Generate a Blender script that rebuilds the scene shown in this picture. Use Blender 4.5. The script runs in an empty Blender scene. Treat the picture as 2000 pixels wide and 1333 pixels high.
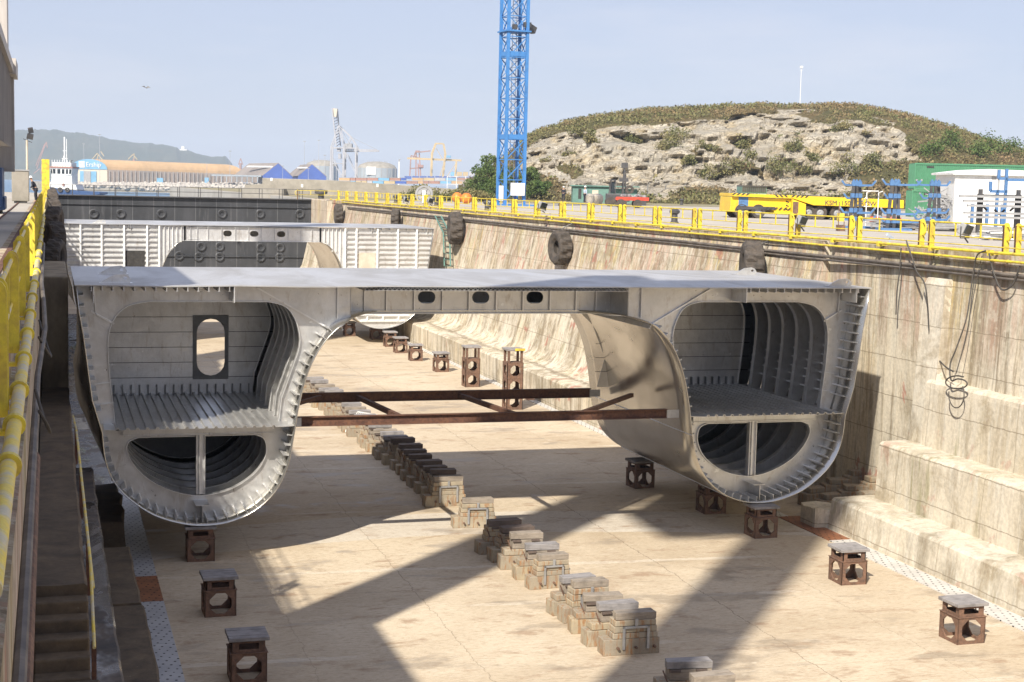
import bpy, bmesh, math, random
from mathutils import Vector, Matrix, noise
from mathutils.geometry import tessellate_polygon
random.seed(7)
S = bpy.context.scene
COL = S.collection
PI = math.pi
# ---------------------------------------------------------------- camera model
F = 3000.0; CX = 1000.0; CY = 666.5
CAM = Vector((0, 0, 12))
def _basis():
    r = math.radians(1.3)
    Y = Vector(((97-CX)/F, (345-CY)/F, 1)).normalized()
    h2 = Y + Vector((math.cos(r), math.sin(r), 0))*0.5
    up = Y.cross(h2).normalized()
    if up.y > 0: up = -up
    X = Y.cross(up).normalized()
    if X.x < 0: X = -X
    return X, Y, up
_X, _Y, _U = _basis()          # world axes expressed in camera (right, down, forward)
RT = Vector((_X.x, _Y.x, _U.x)); DN = Vector((_X.y, _Y.y, _U.y)); FW = Vector((_X.z, _Y.z, _U.z))
def ray(px, py): return RT*((px-CX)/F) + DN*((py-CY)/F) + FW
def pl(px, py, ax, val):
    d = ray(px, py); t = (val-CAM[ax])/d[ax]
    return CAM + d*t
def at(px, py, d): return CAM + ray(px, py)*d
YAW = math.atan2(RT.y, RT.x)
LAT = Vector((math.cos(YAW), math.sin(YAW), 0)); FWD = Vector((-math.sin(YAW), math.cos(YAW), 0))

# ---------------------------------------------------------------- mesh builder
class MB:
    def __init__(s): s.v = []; s.f = []; s.m = []; s.mi = 0; s.M = None
    def add(s, vs, fs):
        o = len(s.v)
        if s.M is not None: vs = [s.M @ Vector(v) for v in vs]
        s.v += [tuple(v) for v in vs]
        for f in fs: s.f.append(tuple(i+o for i in f)); s.m.append(s.mi)
        return s
    def box(s, x0, x1, y0, y1, z0, z1):
        vs = [(x, y, z) for z in (z0, z1) for y in (y0, y1) for x in (x0, x1)]
        return s.add(vs, [(0,2,3,1),(4,5,7,6),(0,1,5,4),(1,3,7,5),(3,2,6,7),(2,0,4,6)])
    def cb(s, c, sx, sy, sz, rz=0.0, ry=0.0, rx=0.0):
        old = s.M
        m = Matrix.Translation(c) @ Matrix.Rotation(rz,4,'Z') @ Matrix.Rotation(ry,4,'Y') @ Matrix.Rotation(rx,4,'X')
        s.M = m if old is None else old @ m
        s.box(-sx/2, sx/2, -sy/2, sy/2, -sz/2, sz/2); s.M = old; return s
    def bar(s, p, q, w, h=None, up=(0,0,1)):
        p = Vector(p); q = Vector(q); h = w if h is None else h
        d = (q-p)
        if d.length < 1e-6: return s
        d.normalize(); u = Vector(up)
        if abs(d.dot(u)) > .98: u = Vector((0,1,0))
        a = d.cross(u).normalized(); b = a.cross(d).normalized()
        vs = []
        for c in (p, q):
            for sa, sb in ((-1,-1),(1,-1),(1,1),(-1,1)): vs.append(c + a*sa*w/2 + b*sb*h/2)
        return s.add(vs, [(0,3,2,1),(4,5,6,7),(0,1,5,4),(1,2,6,5),(2,3,7,6),(3,0,4,7)])
    def tube(s, pts, r, n=8, cap=True):
        pts = [Vector(p) for p in pts]; vs = []; fs = []
        k = len(pts); rs = r if isinstance(r, (list, tuple)) else [r]*k
        prev = None
        for i, p in enumerate(pts):
            d = (pts[min(i+1,k-1)] - pts[max(i-1,0)]).normalized()
            if prev is None:
                u = Vector((0,0,1)) if abs(d.z) < .9 else Vector((1,0,0))
                a = d.cross(u).normalized()
            else:
                a = (prev - d*prev.dot(d))
                a = a.normalized() if a.length > 1e-6 else d.orthogonal().normalized()
            prev = a; b = d.cross(a)
            for j in range(n):
                t = 2*PI*j/n; vs.append(p + (a*math.cos(t)+b*math.sin(t))*rs[i])
        for i in range(k-1):
            for j in range(n):
                fs.append((i*n+j, i*n+(j+1)%n, (i+1)*n+(j+1)%n, (i+1)*n+j))
        if cap: fs.append(tuple(range(n-1,-1,-1))); fs.append(tuple(range((k-1)*n, k*n)))
        return s.add(vs, fs)
    def lathe(s, prof, n=24, axis='Z', closed=False, mod=None):
        vs = []; fs = []; k = len(prof)
        for j in range(n):
            t = 2*PI*j/n
            for i, (r, h) in enumerate(prof):
                if mod: r = mod(r, h, i, j)
                c, q = math.cos(t)*r, math.sin(t)*r
                vs.append((c,q,h) if axis=='Z' else ((h,c,q) if axis=='X' else (q,h,c)))
        for j in range(n):
            for i in range(k if closed else k-1):
                i2 = (i+1)%k
                fs.append((j*k+i, ((j+1)%n)*k+i, ((j+1)%n)*k+i2, j*k+i2))
        return s.add(vs, fs)
    def plate(s, poly, holes, y0, y1, tf=None):
        """polygon in XZ with holes, extruded along Y"""
        loops = [poly]+list(holes)
        tess = tessellate_polygon([[Vector((x, z, 0)) for x, z in lp] for lp in loops])
        flat = [p for lp in loops for p in lp]; n = len(flat)
        vs = [(x, y0, z) for x, z in flat] + [(x, y1, z) for x, z in flat]
        if tf: vs = [tf(v) for v in vs]
        fs = [tuple(t) for t in tess] + [tuple(i+n for i in reversed(t)) for t in tess]
        o = 0
        for lp in loops:
            k = len(lp)
            for i in range(k): fs.append((o+i, o+(i+1)%k, n+o+(i+1)%k, n+o+i))
            o += k
        return s.add(vs, fs)
    def sweep(s, prof, y0, y1, seg=1):
        """open XZ profile swept along Y"""
        k = len(prof); vs = []; fs = []
        for j in range(seg+1):
            y = y0+(y1-y0)*j/seg
            vs += [(x, y, z) for x, z in prof]
        for j in range(seg):
            for i in range(k-1): fs.append((j*k+i, j*k+i+1, (j+1)*k+i+1, (j+1)*k+i))
        return s.add(vs, fs)
    def build(s, name, mats, parent=None, smooth=False, bevel=0, solid=0, loc=None, rz=0):
        me = bpy.data.meshes.new(name); me.from_pydata(s.v, [], s.f)
        if not isinstance(mats, (list, tuple)): mats = [mats]
        for m in mats: me.materials.append(m)
        if len(mats) > 1: me.polygons.foreach_set('material_index', s.m)
        me.update()
        bm = bmesh.new(); bm.from_mesh(me)
        if not solid: bmesh.ops.recalc_face_normals(bm, faces=bm.faces)
        bm.to_mesh(me); bm.free()
        if smooth:
            me.polygons.foreach_set('use_smooth', [True]*len(me.polygons))
            try: me.set_sharp_from_angle(angle=math.radians(38))
            except Exception: pass
        o = bpy.data.objects.new(name, me); COL.objects.link(o)
        if parent: o.parent = parent
        if loc is not None: o.location = loc
        if rz: o.rotation_euler.z = rz
        if solid:
            mo = o.modifiers.new('solid','SOLIDIFY'); mo.thickness = solid; mo.offset = 0
        if bevel:
            mo = o.modifiers.new('bevel','BEVEL'); mo.width = bevel; mo.segments = 2; mo.limit_method = 'ANGLE'
        return o
def tag(o, label=None, cat=None, group=None, kind=None):
    if label: o['label'] = label
    if cat: o['category'] = cat
    if group: o['group'] = group
    if kind: o['kind'] = kind
    return o
def empty(name, loc=(0,0,0), rz=0, label=None, cat=None, group=None):
    o = bpy.data.objects.new(name, None); COL.objects.link(o)
    o.location = loc; o.rotation_euler.z = rz; o.empty_display_size = .3
    return tag(o, label, cat, group)
def kids(o): return [c for c in S.collection.objects if c.parent == o]
def dup(o, parent=None, label=None, loc=None, rz=None, scale=None):
    ch = kids(o)
    c = o.copy(); COL.objects.link(c); c.parent = parent
    if label: c['label'] = label
    if loc is not None: c.location = loc
    if rz is not None: c.rotation_euler.z = rz
    if scale is not None: c.scale = scale
    for k in ch: dup(k, c)
    return c
def catmull(pts, n=6, closed=False):
    out = []; k = len(pts)
    rng = range(k) if closed else range(k-1)
    g = (lambda i: pts[i % k]) if closed else (lambda i: pts[max(0,min(k-1,i))])
    for i in rng:
        p0, p1, p2, p3 = g(i-1), g(i), g(i+1), g(i+2)
        for j in range(n):
            t = j/n
            out.append(tuple(.5*((2*b)+(-a+c)*t+(2*a-5*b+4*c-d)*t*t+(-a+3*b-3*c+d)*t**3) for a,b,c,d in zip(p0,p1,p2,p3)))
    if not closed: out.append(tuple(pts[-1]))
    return out
ORD = ['first','second','third','fourth','fifth','sixth','seventh','eighth','ninth','tenth','eleventh','twelfth','thirteenth','fourteenth','fifteenth','sixteenth','seventeenth','eighteenth','nineteenth','twentieth','twenty-first','twenty-second','twenty-third','twenty-fourth','twenty-fifth','twenty-sixth','twenty-seventh','twenty-eighth','twenty-ninth','thirtieth','thirty-first','thirty-second','thirty-third','thirty-fourth','thirty-fifth','thirty-sixth','thirty-seventh','thirty-eighth']

# ---------------------------------------------------------------- materials
def srgb(r, g, b): return tuple(((c/255)/12.92 if c/255 <= .04045 else ((c/255+.055)/1.055)**2.4) for c in (r,g,b))
class NT:
    def __init__(s, name):
        s.mat = bpy.data.materials.new(name); s.mat.use_nodes = True
        s.t = s.mat.node_tree; s.t.nodes.clear()
        s.out = s.n('ShaderNodeOutputMaterial'); s.b = s.n('ShaderNodeBsdfPrincipled')
        s.l(s.b.outputs[0], s.out.inputs[0])
    def n(s, k, **kw):
        nd = s.t.nodes.new(k)
        for a, v in kw.items(): setattr(nd, a, v)
        return nd
    def l(s, a, b): s.t.links.new(a, b)
    def coord(s, scale=(1,1,1), world=False, rot=(0,0,0), rnd=False):
        mp = s.n('ShaderNodeMapping'); mp.inputs['Scale'].default_value = scale; mp.inputs['Rotation'].default_value = rot
        if world: s.l(s.n('ShaderNodeNewGeometry').outputs['Position'], mp.inputs['Vector'])
        else:
            src = s.n('ShaderNodeTexCoord').outputs['Object']
            s.l(src, mp.inputs['Vector'])
            if rnd:
                oi = s.n('ShaderNodeObjectInfo'); mu = s.n('ShaderNodeMath', operation='MULTIPLY'); mu.inputs[1].default_value = 50
                s.l(oi.outputs['Random'], mu.inputs[0]); s.l(mu.outputs[0], mp.inputs['Location'])
        return mp.outputs[0]
    def noise(s, vec, scale=5, detail=6, rough=.55, dist=0):
        nd = s.n('ShaderNodeTexNoise'); nd.inputs['Scale'].default_value = scale; nd.inputs['Detail'].default_value = detail
        nd.inputs['Roughness'].default_value = rough; nd.inputs['Distortion'].default_value = dist
        s.l(vec, nd.inputs['Vector']); return nd.outputs['Fac']
    def ramp(s, fac, stops):
        r = s.n('ShaderNodeValToRGB'); e = r.color_ramp.elements
        while len(e) < len(stops): e.new(.5)
        for i, (p, c) in enumerate(stops):
            e[i].position = p; e[i].color = (tuple(c)+(1,)) if hasattr(c,'__len__') else (c,c,c,1)
        s.l(fac, r.inputs[0]); return r.outputs[0]
    def mix(s, fac, a, b, mode='MIX'):
        m = s.n('ShaderNodeMix'); m.data_type = 'RGBA'; m.blend_type = mode
        for sock, v in ((m.inputs[0], fac), (m.inputs[6], a), (m.inputs[7], b)):
            if hasattr(v, 'links') or hasattr(v, 'is_linked'): s.l(v, sock)
            elif hasattr(v, '__len__'): sock.default_value = tuple(v)+(1,)
            else: sock.default_value = v
        return m.outputs[2]
    def math(s, op, a, b=0.0, clamp=False):
        m = s.n('ShaderNodeMath', operation=op); m.use_clamp = clamp
        for sock, v in ((m.inputs[0], a), (m.inputs[1], b)):
            if hasattr(v, 'is_linked'): s.l(v, sock)
            else: sock.default_value = v
        return m.outputs[0]
    def fin(s, col, rough=.7, metal=0, bump=None, bstr=.3, bdist=.02, spec=None):
        for nm, v in (('Base Color', col), ('Roughness', rough), ('Metallic', metal)):
            if hasattr(v, 'is_linked'): s.l(v, s.b.inputs[nm])
            elif hasattr(v, '__len__'): s.b.inputs[nm].default_value = tuple(v)+(1,)
            else: s.b.inputs[nm].default_value = v
        if spec is not None: s.b.inputs['Specular IOR Level'].default_value = spec
        if bump is not None:
            bp = s.n('ShaderNodeBump'); bp.inputs['Strength'].default_value = bstr; bp.inputs['Distance'].default_value = bdist
            s.l(bump, bp.inputs['Height']); s.l(bp.outputs[0], s.b.inputs['Normal'])
        return s.mat
def simple(name, c, c2=None, rough=.6, metal=0, scale=3, lo=.4, hi=.65, bump=.2, world=False, rnd=True, sc=(1,1,1)):
    n = NT(name); v = n.coord(sc, world, rnd=rnd and not world)
    if c2 is None: c2 = tuple(x*.7 for x in c)
    f = n.noise(v, scale, 7, .6); f2 = n.noise(v, scale*7, 4, .6)
    m = n.ramp(f, [(lo, 0.0), (hi, 1.0)])
    col = n.mix(m, c, c2)
    col = n.mix(.35, col, n.ramp(f2, [(.3, .55), (.7, 1.0)]), 'MULTIPLY')
    return n.fin(col, rough, metal, f2, bump, .01)

def m_aluminium(name, c, c2, rough=.42, metal=.75, streak=True):
    n = NT(name); v = n.coord((1,1,1), True); vs = n.coord((1.2,1.2,.25), True)
    a = n.noise(v, .9, 6, .6, .6); b = n.noise(v, 5, 8, .65); c3 = n.noise(vs, 3, 6, .65, .8)
    col = n.mix(n.ramp(a, [(.35,0.0),(.68,1.0)]), c, c2)
    col = n.mix(n.ramp(c3, [(.58,0.0),(.75,.5)]), col, tuple(x*.62 for x in c))
    col = n.mix(.30, col, n.ramp(b, [(.3,.6),(.65,1.0)]), 'MULTIPLY')
    sc = n.noise(n.coord((14,14,1.3), True, rot=(0,.5,0)), 2.4, 5, .7)
    sp_ = n.noise(v, 2.6, 3, .5)
    col = n.mix(n.ramp(sp_, [(.70,0.0),(.72,.6)]), col, (.85,.85,.83))
    rs = n.noise(n.coord((2.2,2.2,.5), True), 1.6, 7, .75, .5)
    col = n.mix(n.ramp(rs, [(.56,0.0),(.70,.55)]), col, (.30,.235,.165))
    r = n.ramp(b, [(.2, rough-.14), (.8, rough+.12)])
    return n.fin(col, r, metal, n.math('ADD', a, n.math('MULTIPLY', b, .15)), .3, .06)
M = {}
M['alu'] = m_aluminium('aluminium', (.70,.695,.68), (.55,.54,.52), .36, .7)
M['alu_bright'] = m_aluminium('aluminium_bright', (.80,.80,.79), (.68,.675,.66), .36, .6)
def m_skin():
    n = NT('aluminium_skin'); v = n.coord((1,1,1), True)
    a = n.noise(v, .5, 4, .5, .6); b = n.noise(n.coord((.6,.5,1.0), True), 1.0, 4, .55, .4)
    col = n.mix(n.ramp(a,[(.3,0.0),(.7,1.0)]), (.62,.605,.57), (.54,.525,.48))
    col = n.mix(n.ramp(b,[(.5,0.0),(.72,.35)]), col, (.40,.37,.32))
    r = n.ramp(b, [(.3,.15),(.7,.28)])
    return n.fin(col, r, .86, n.noise(v, .7, 2, .5), .15, .08)
M['skin'] = m_skin()
def m_deck():
    n = NT('deck_plate_aluminium'); v = n.coord((1,1,1), True)
    sx = n.n('ShaderNodeSeparateXYZ'); n.l(n.n('ShaderNodeNewGeometry').outputs['Position'], sx.inputs[0])
    px = n.math('PINGPONG', sx.outputs['X'], .75)
    line = n.math('LESS_THAN', px, .02)
    a = n.noise(n.coord((.35,.12,1), True), 1.3, 5, .6, 1.0); b = n.noise(v, 6, 6, .6)
    col = n.mix(n.ramp(a,[(.4,0.0),(.62,1.0)]), (.50,.50,.50), (.37,.365,.355))
    col = n.mix(n.ramp(b,[(.52,0.0),(.68,.5)]), col, (.42,.40,.36))
    col = n.mix(n.math('MULTIPLY', line, .35), col, (.4,.4,.42))
    return n.fin(col, n.ramp(a,[(.3,.38),(.7,.55)]), .35, b, .1, .02)
M['deck'] = m_deck()
def m_rust(name, c=(.20,.085,.045), c2=(.33,.14,.065), c3=(.085,.045,.035), rough=.85):
    n = NT(name); v = n.coord((1,1,1), False, rnd=True)
    a = n.noise(v, 2.2, 7, .65, .4); b = n.noise(v, 11, 6, .65)
    col = n.mix(n.ramp(a,[(.38,0.0),(.62,1.0)]), c, c2)
    col = n.mix(n.ramp(b,[(.45,0.0),(.7,.8)]), col, c3)
    return n.fin(col, rough, .15, b, .5, .012)
M['rust'] = m_rust('rusty_steel', (.14,.082,.055), (.23,.13,.085), (.075,.05,.04))
M['rust_dark'] = m_rust('dark_rusty_steel', (.10,.045,.03), (.17,.08,.045), (.05,.028,.022))
def m_wood(name, c, c2):
    n = NT(name); v = n.coord((1.2,14,14), False, rnd=True); w = n.coord((1,1,1), False, rnd=True)
    a = n.noise(v, 2, 6, .7, .4); b = n.noise(w, 3, 5, .6)
    col = n.mix(n.ramp(a,[(.3,0.0),(.7,1.0)]), c, c2)
    col = n.mix(n.ramp(b,[(.45,0.0),(.75,.7)]), col, tuple(x*.5 for x in c2))
    return n.fin(col, .85, 0, a, .7, .015)
M['wood'] = m_wood('weathered_timber', (.36,.31,.25), (.20,.165,.13))
M['wood_dark'] = m_wood('dark_timber', (.17,.125,.10), (.085,.065,.055))
M['wood_grey'] = m_wood('grey_timber', (.34,.32,.31), (.20,.185,.18))
def m_block():
    n = NT('stained_block_concrete'); w = n.coord((1,1,1), False, rnd=True); v = n.coord((6,6,1.1), False, rnd=True)
    oi = n.n('ShaderNodeObjectInfo')
    a = n.noise(w, 2.5, 6, .6); b = n.noise(v, 1.6, 5, .65, .3); g = n.noise(w, 20, 4, .6)
    base = n.ramp(oi.outputs['Random'], [(0,(.40,.33,.22)),(.5,(.36,.31,.23)),(1,(.29,.24,.175))])
    col = n.mix(n.ramp(b,[(.50,0.0),(.60,.85)]), base, (.30,.15,.06))
    col = n.mix(n.ramp(a,[(.45,0.0),(.65,.6)]), col, (.25,.22,.17))
    col = n.mix(.35, col, n.ramp(g,[(.3,.6),(.65,1.0)]), 'MULTIPLY')
    return n.fin(col, .9, 0, g, .6, .01)
M['block'] = m_block()
def m_floor():
    n = NT('dock_floor_concrete'); v = n.coord((1,1,1), True)
    g = n.n('ShaderNodeNewGeometry'); sx = n.n('ShaderNodeSeparateXYZ'); n.l(g.outputs['Position'], sx.inputs[0])
    X, Y = sx.outputs['X'], sx.outputs['Y']
    big = n.noise(v, .16, 6, .6, .5); mid = n.noise(n.coord((.45,1.6,1), True), .9, 8, .7, .4); fine = n.noise(n.coord((1,2.6,1), True), 6, 6, .72)
    col = n.mix(n.ramp(big,[(.38,0.0),(.64,1.0)]), (.60,.505,.37), (.47,.38,.265))
    # pale transverse pour joints
    wob = n.math('MULTIPLY', n.math('SUBTRACT', mid, .5), .5)
    yy = n.math('ADD', n.math('ADD', Y, wob), n.math('MULTIPLY', X, .055))
    ph = n.math('MODULO', n.math('ADD', n.math('SUBTRACT', yy, 37.8), 435.0), 4.35)
    band = n.math('LESS_THAN', ph, .30)
    brk = n.ramp(n.noise(n.coord((.25,.6,1), True), .7, 3, .5), [(.48,0.0),(.58,1.0)])
    col = n.mix(n.math('MULTIPLY', n.math('MULTIPLY', band, brk), .5), col, (.68,.62,.51))
    # repaired pale sheet
    dx = n.math('POWER', n.math('DIVIDE', n.math('SUBTRACT', X, 13.0), 13.5), 2.0)
    yc = n.math('SUBTRACT', Y, n.math('ADD', n.math('MULTIPLY', dx, -3.0), 52.2))
    rep = n.math('LESS_THAN', n.math('ABSOLUTE', n.math('ADD', yc, wob)), 1.75)
    col = n.mix(n.math('MULTIPLY', rep, .62), col, (.60,.56,.49))
    # dark longitudinal cracks
    def crack(x0, sl, w, amt):
        nonlocal col
        xx = n.math('ADD', n.math('SUBTRACT', X, x0), n.math('MULTIPLY', n.math('SUBTRACT', Y, 40.0), sl))
        xx = n.math('ADD', xx, n.math('MULTIPLY', n.math('SUBTRACT', n.noise(v, 1.1, 6, .75), .5), .5))
        k = n.math('LESS_THAN', n.math('ABSOLUTE', xx), w)
        col = n.mix(n.math('MULTIPLY', k, amt), col, (.16,.12,.08))
    crack(10.3, 0, .014, .5); crack(18.7, 0, .016, .65); crack(22.3, -.01, .012, .4); crack(6.2, 0, .012, .35)
    ph2 = n.math('MODULO', n.math('ADD', n.math('SUBTRACT', yy, 35.4), 435.0), 8.7)
    col = n.mix(n.math('MULTIPLY', n.math('LESS_THAN', ph2, .03), .45), col, (.18,.14,.10))
    # stains
    st = n.ramp(n.noise(n.coord((.9,1.5,1), True), .8, 8, .68, .3), [(.55,0.0),(.66,1.0)])
    col = n.mix(n.math('MULTIPLY', st, .65), col, (.30,.19,.115))
    st2 = n.ramp(n.noise(n.coord((.5,1.1,1), True, rot=(0,0,.4)), .5, 7, .62, .2), [(.56,0.0),(.62,1.0)])
    col = n.mix(n.math('MULTIPLY', st2, .5), col, (.27,.22,.165))
    sp = n.ramp(n.noise(n.coord((1.1,3.6,1), True), 3.2, 6, .8), [(.52,0.0),(.60,1.0)])
    col = n.mix(n.math('MULTIPLY', sp, .5), col, (.36,.265,.17))
    flk = n.ramp(n.noise(n.coord((.7,4.0,1), True), 2.1, 7, .85, .3), [(.56,0.0),(.62,1.0)])
    col = n.mix(n.math('MULTIPLY', flk, .55), col, (.30,.21,.135))
    col = n.mix(n.math('MULTIPLY', n.ramp(n.noise(n.coord((.8,2.0,1), True), 1.3, 8, .8), [(.36,1.0),(.44,0.0)]), .35), col, (.72,.65,.52))
    col = n.mix(.45, col, n.ramp(fine,[(.32,.55),(.62,1.0)]), 'MULTIPLY')
    # green-brown wet edge along the left drain
    return n.fin(col, n.ramp(st2,[(0,.85),(1,.45)]), 0, fine, .5, .02, .3)
M['floor'] = m_floor()
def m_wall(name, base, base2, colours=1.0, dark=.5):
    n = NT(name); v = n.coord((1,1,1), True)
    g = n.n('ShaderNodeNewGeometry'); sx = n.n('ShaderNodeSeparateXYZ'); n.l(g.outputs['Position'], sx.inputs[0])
    Y, Z = sx.outputs['Y'], sx.outputs['Z']
    s1 = n.noise(n.coord((1.0,1.0,.09), True), 1.1, 8, .7, .25)
    s2 = n.noise(n.coord((1.0,1.0,.06), True), 2.3, 7, .7, .3)
    s3 = n.noise(n.coord((1.0,.6,.05), True), .8, 6, .65, .2)
    blot = n.noise(v, .45, 7, .65, .5); fine = n.noise(v, 7, 6, .65)
    col = n.mix(n.ramp(s1,[(.35,0.0),(.65,1.0)]), base, base2)
    pan = n.noise(n.coord((.35,.35,.02), True), 1.0, 4, .6)
    col = n.mix(n.ramp(pan,[(.42,0.0),(.52,.8)]), col, (.66,.60,.49))
    big = n.noise(n.coord((.45,.45,.14), True), .8, 8, .68, .5)
    col = n.mix(n.ramp(big,[(.50,0.0),(.62,.8)]), col, tuple(q*.55 for q in base2))
    up = n.ramp(n.math('MULTIPLY', Z, .1), [(.62,0.0),(.82,1.0)])         # the paint bands sit in the upper half
    def tint(f, lo, hi, c, amt, mask=None):
        nonlocal col
        if hi > lo: lo, hi = lo-.045, hi-.045
        k = n.math('MULTIPLY', n.ramp(f, [(lo,0.0),(hi,1.0)]), amt)
        if mask is not None: k = n.math('MULTIPLY', k, mask)
        col = n.mix(k, col, c)
    tint(n.noise(n.coord((.5,.5,.03), True), 1.4, 6, .7), .50, .60, (.52,.29,.22), .5*colours, up)
    tint(s2, .54, .64, (.46,.18,.12), .75*colours, up)
    tint(s3, .56, .66, (.56,.44,.15), .7*colours, up)
    tint(s2, .47, .37, (.36,.37,.28), .5*colours, up)
    tint(s1, .60, .70, (.55,.26,.20), .6*colours, up)
    tint(n.noise(n.coord((1,1.0,.07), True), 3.7, 6, .75), .56, .66, (.60,.56,.47), .8)
    tint(n.noise(n.coord((1,.9,.05), True), 1.9, 7, .75, .3), .55, .66, (.17,.13,.08), dark)
    tint(blot, .58, .68, (.30,.24,.15), .6)
    tint(n.noise(v, 1.7, 6, .7), .60, .66, (.62,.57,.46), .45)
    tint(n.noise(n.coord((1,1,.7), True), .55, 4, .6, .8), .67, .70, (.42,.17,.13), .7*colours)
    moss = n.ramp(n.noise(n.coord((1,1,.12), True), .5, 5, .7), [(.60,0.0),(.66,1.0)])
    low = n.ramp(n.math('MULTIPLY', Z, .1), [(.35,1.0),(.6,0.0)])
    col = n.mix(n.math('MULTIPLY', n.math('MULTIPLY', moss, low), .5), col, (.20,.19,.07))
    col = n.mix(n.math('MULTIPLY', n.ramp(n.noise(n.coord((1.3,1.3,.10), True), 1.5, 8, .8, .4), [(.40,1.0),(.47,0.0)]), .55*dark+.25), col, (.25,.19,.12))
    zz = n.math('ADD', Z, n.math('MULTIPLY', n.math('SUBTRACT', n.noise(v, 2, 4, .7), .5), .12))
    jt = n.math('LESS_THAN', n.math('MODULO', n.math('ADD', zz, 10.0), 1.45), .036)
    col = n.mix(n.math('MULTIPLY', jt, .6), col, (.2,.16,.11))
    yj = n.math('LESS_THAN', n.math('MODULO', n.math('ADD', n.math('ADD', Y, n.math('MULTIPLY', blot, .3)), 400.0), 5.2), .05)
    col = n.mix(n.math('MULTIPLY', yj, .4), col, (.22,.17,.11))
    col = n.mix(.45, col, n.ramp(fine,[(.3,.5),(.62,1.0)]), 'MULTIPLY')
    return n.fin(col, .92, 0, n.noise(v, 3, 8, .7), .6, .05, .25)
M['wall'] = m_wall('streaked_wall_concrete', (.70,.62,.47), (.55,.46,.32), 1.0, .7)
M['step'] = m_wall('buttress_concrete', (.60,.535,.41), (.52,.45,.33), .45, .12)
M['pale'] = m_wall('pale_pilaster_concrete', (.74,.70,.62), (.66,.62,.53), .1, .12)
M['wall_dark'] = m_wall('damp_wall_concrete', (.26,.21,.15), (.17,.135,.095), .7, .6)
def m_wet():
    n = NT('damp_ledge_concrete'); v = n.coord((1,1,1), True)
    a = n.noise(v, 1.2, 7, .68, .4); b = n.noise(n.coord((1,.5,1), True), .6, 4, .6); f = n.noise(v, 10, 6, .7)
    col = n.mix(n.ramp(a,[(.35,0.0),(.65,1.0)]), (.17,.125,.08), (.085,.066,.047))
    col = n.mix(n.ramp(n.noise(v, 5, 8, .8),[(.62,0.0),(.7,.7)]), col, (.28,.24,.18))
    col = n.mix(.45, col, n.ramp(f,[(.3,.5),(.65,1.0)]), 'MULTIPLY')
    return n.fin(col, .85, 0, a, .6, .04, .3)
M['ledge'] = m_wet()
M['pier'] = simple('tan_pier_concrete', (.36,.29,.19), (.20,.155,.10), .9, 0, 1.2, .4, .62, .5, world=True, sc=(1,1,.5))
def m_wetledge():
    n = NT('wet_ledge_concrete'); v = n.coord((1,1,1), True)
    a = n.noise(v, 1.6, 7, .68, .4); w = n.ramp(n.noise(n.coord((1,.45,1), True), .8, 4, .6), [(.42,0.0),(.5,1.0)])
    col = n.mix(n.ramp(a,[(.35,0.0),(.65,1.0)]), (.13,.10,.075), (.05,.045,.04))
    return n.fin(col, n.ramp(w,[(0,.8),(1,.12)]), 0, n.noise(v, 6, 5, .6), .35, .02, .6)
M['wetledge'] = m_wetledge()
def m_puddle():
    n = NT('puddle_water'); v = n.coord((1,2.2,1), True)
    a = n.noise(n.coord((1.2,3.2,1), True), 3.0, 5, .65, .5)
    k = n.ramp(n.noise(n.coord((1,.55,1), True), .9, 6, .65, .3), [(.44,0.0),(.50,1.0)])
    wet = n.mix(n.ramp(n.noise(v, 1.5, 6, .7),[(.35,0.0),(.65,1.0)]), (.14,.10,.065), (.06,.045,.03))
    wat = n.mix(n.ramp(n.noise(n.coord((1,.5,1), True), .45, 3, .5),[(.57,0.0),(.62,1.0)]), (.008,.012,.03), (.10,.12,.01))
    return n.fin(n.mix(k, wet, wat), n.ramp(k,[(0,.55),(1,.06)]), 0, a, .55, .06, .8)
M['puddle'] = m_puddle()
def m_sea():
    n = NT('sea_water'); v = n.coord((1,1,1), True)
    a = n.noise(n.coord((.05,.02,1), True), 4, 6, .65)
    col = n.mix(n.ramp(a,[(.4,0.0),(.6,1.0)]), (.05,.13,.22), (.09,.19,.30))
    return n.fin(col, .35, 0, n.noise(n.coord((.6,.4,1), True), 1, 5, .6), .8, .4, .5)
M['sea'] = m_sea()
M['yellow'] = simple('yellow_paint', (.74,.60,.05), (.52,.38,.06), .55, 0, 3.5, .46, .64, .15)
M['yellow_worn'] = simple('worn_yellow_paint', (.78,.60,.08), (.58,.52,.36), .6, 0, 3, .42, .58, .2)
M['ksm'] = simple('machine_yellow_paint', (.86,.58,.02), (.72,.45,.03), .45, 0, .6, .45, .7, .1)
M['blue'] = simple('crane_blue_paint', (.06,.22,.52), (.05,.16,.38), .5, 0, 1.2, .5, .7, .1)
M['blue_dark'] = simple('dark_blue_paint', (.03,.075,.19), (.02,.05,.12), .5, 0, 1.2, .5, .7, .1)
M['rackblue'] = simple('rack_blue_paint', (.09,.20,.40), (.06,.12,.24), .5, 0, 4, .5, .7, .1)
M['beige'] = simple('beige_crane_paint', (.50,.46,.42), (.38,.35,.32), .6, 0, .5, .45, .7, .15, sc=(3,3,.3))
M['beige_dark'] = simple('grey_beige_siding', (.40,.37,.34), (.28,.26,.24), .6, 0, .5, .45, .7, .15, sc=(3,3,.3))
M['black'] = simple('black_rubber', (.03,.028,.026), (.06,.055,.05), .75, 0, 5, .4, .7, .4)
M['tyre'] = simple('weathered_tyre_rubber', (.055,.047,.04), (.11,.088,.07), .85, 0, 3, .4, .7, .5)
M['white'] = simple('white_paint', (.80,.80,.78), (.62,.61,.58), .55, 0, 1.5, .5, .75, .1)
M['cream'] = simple('cream_plastic', (.62,.55,.44), (.5,.43,.33), .6, 0, 2, .45, .7, .2)
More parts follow.
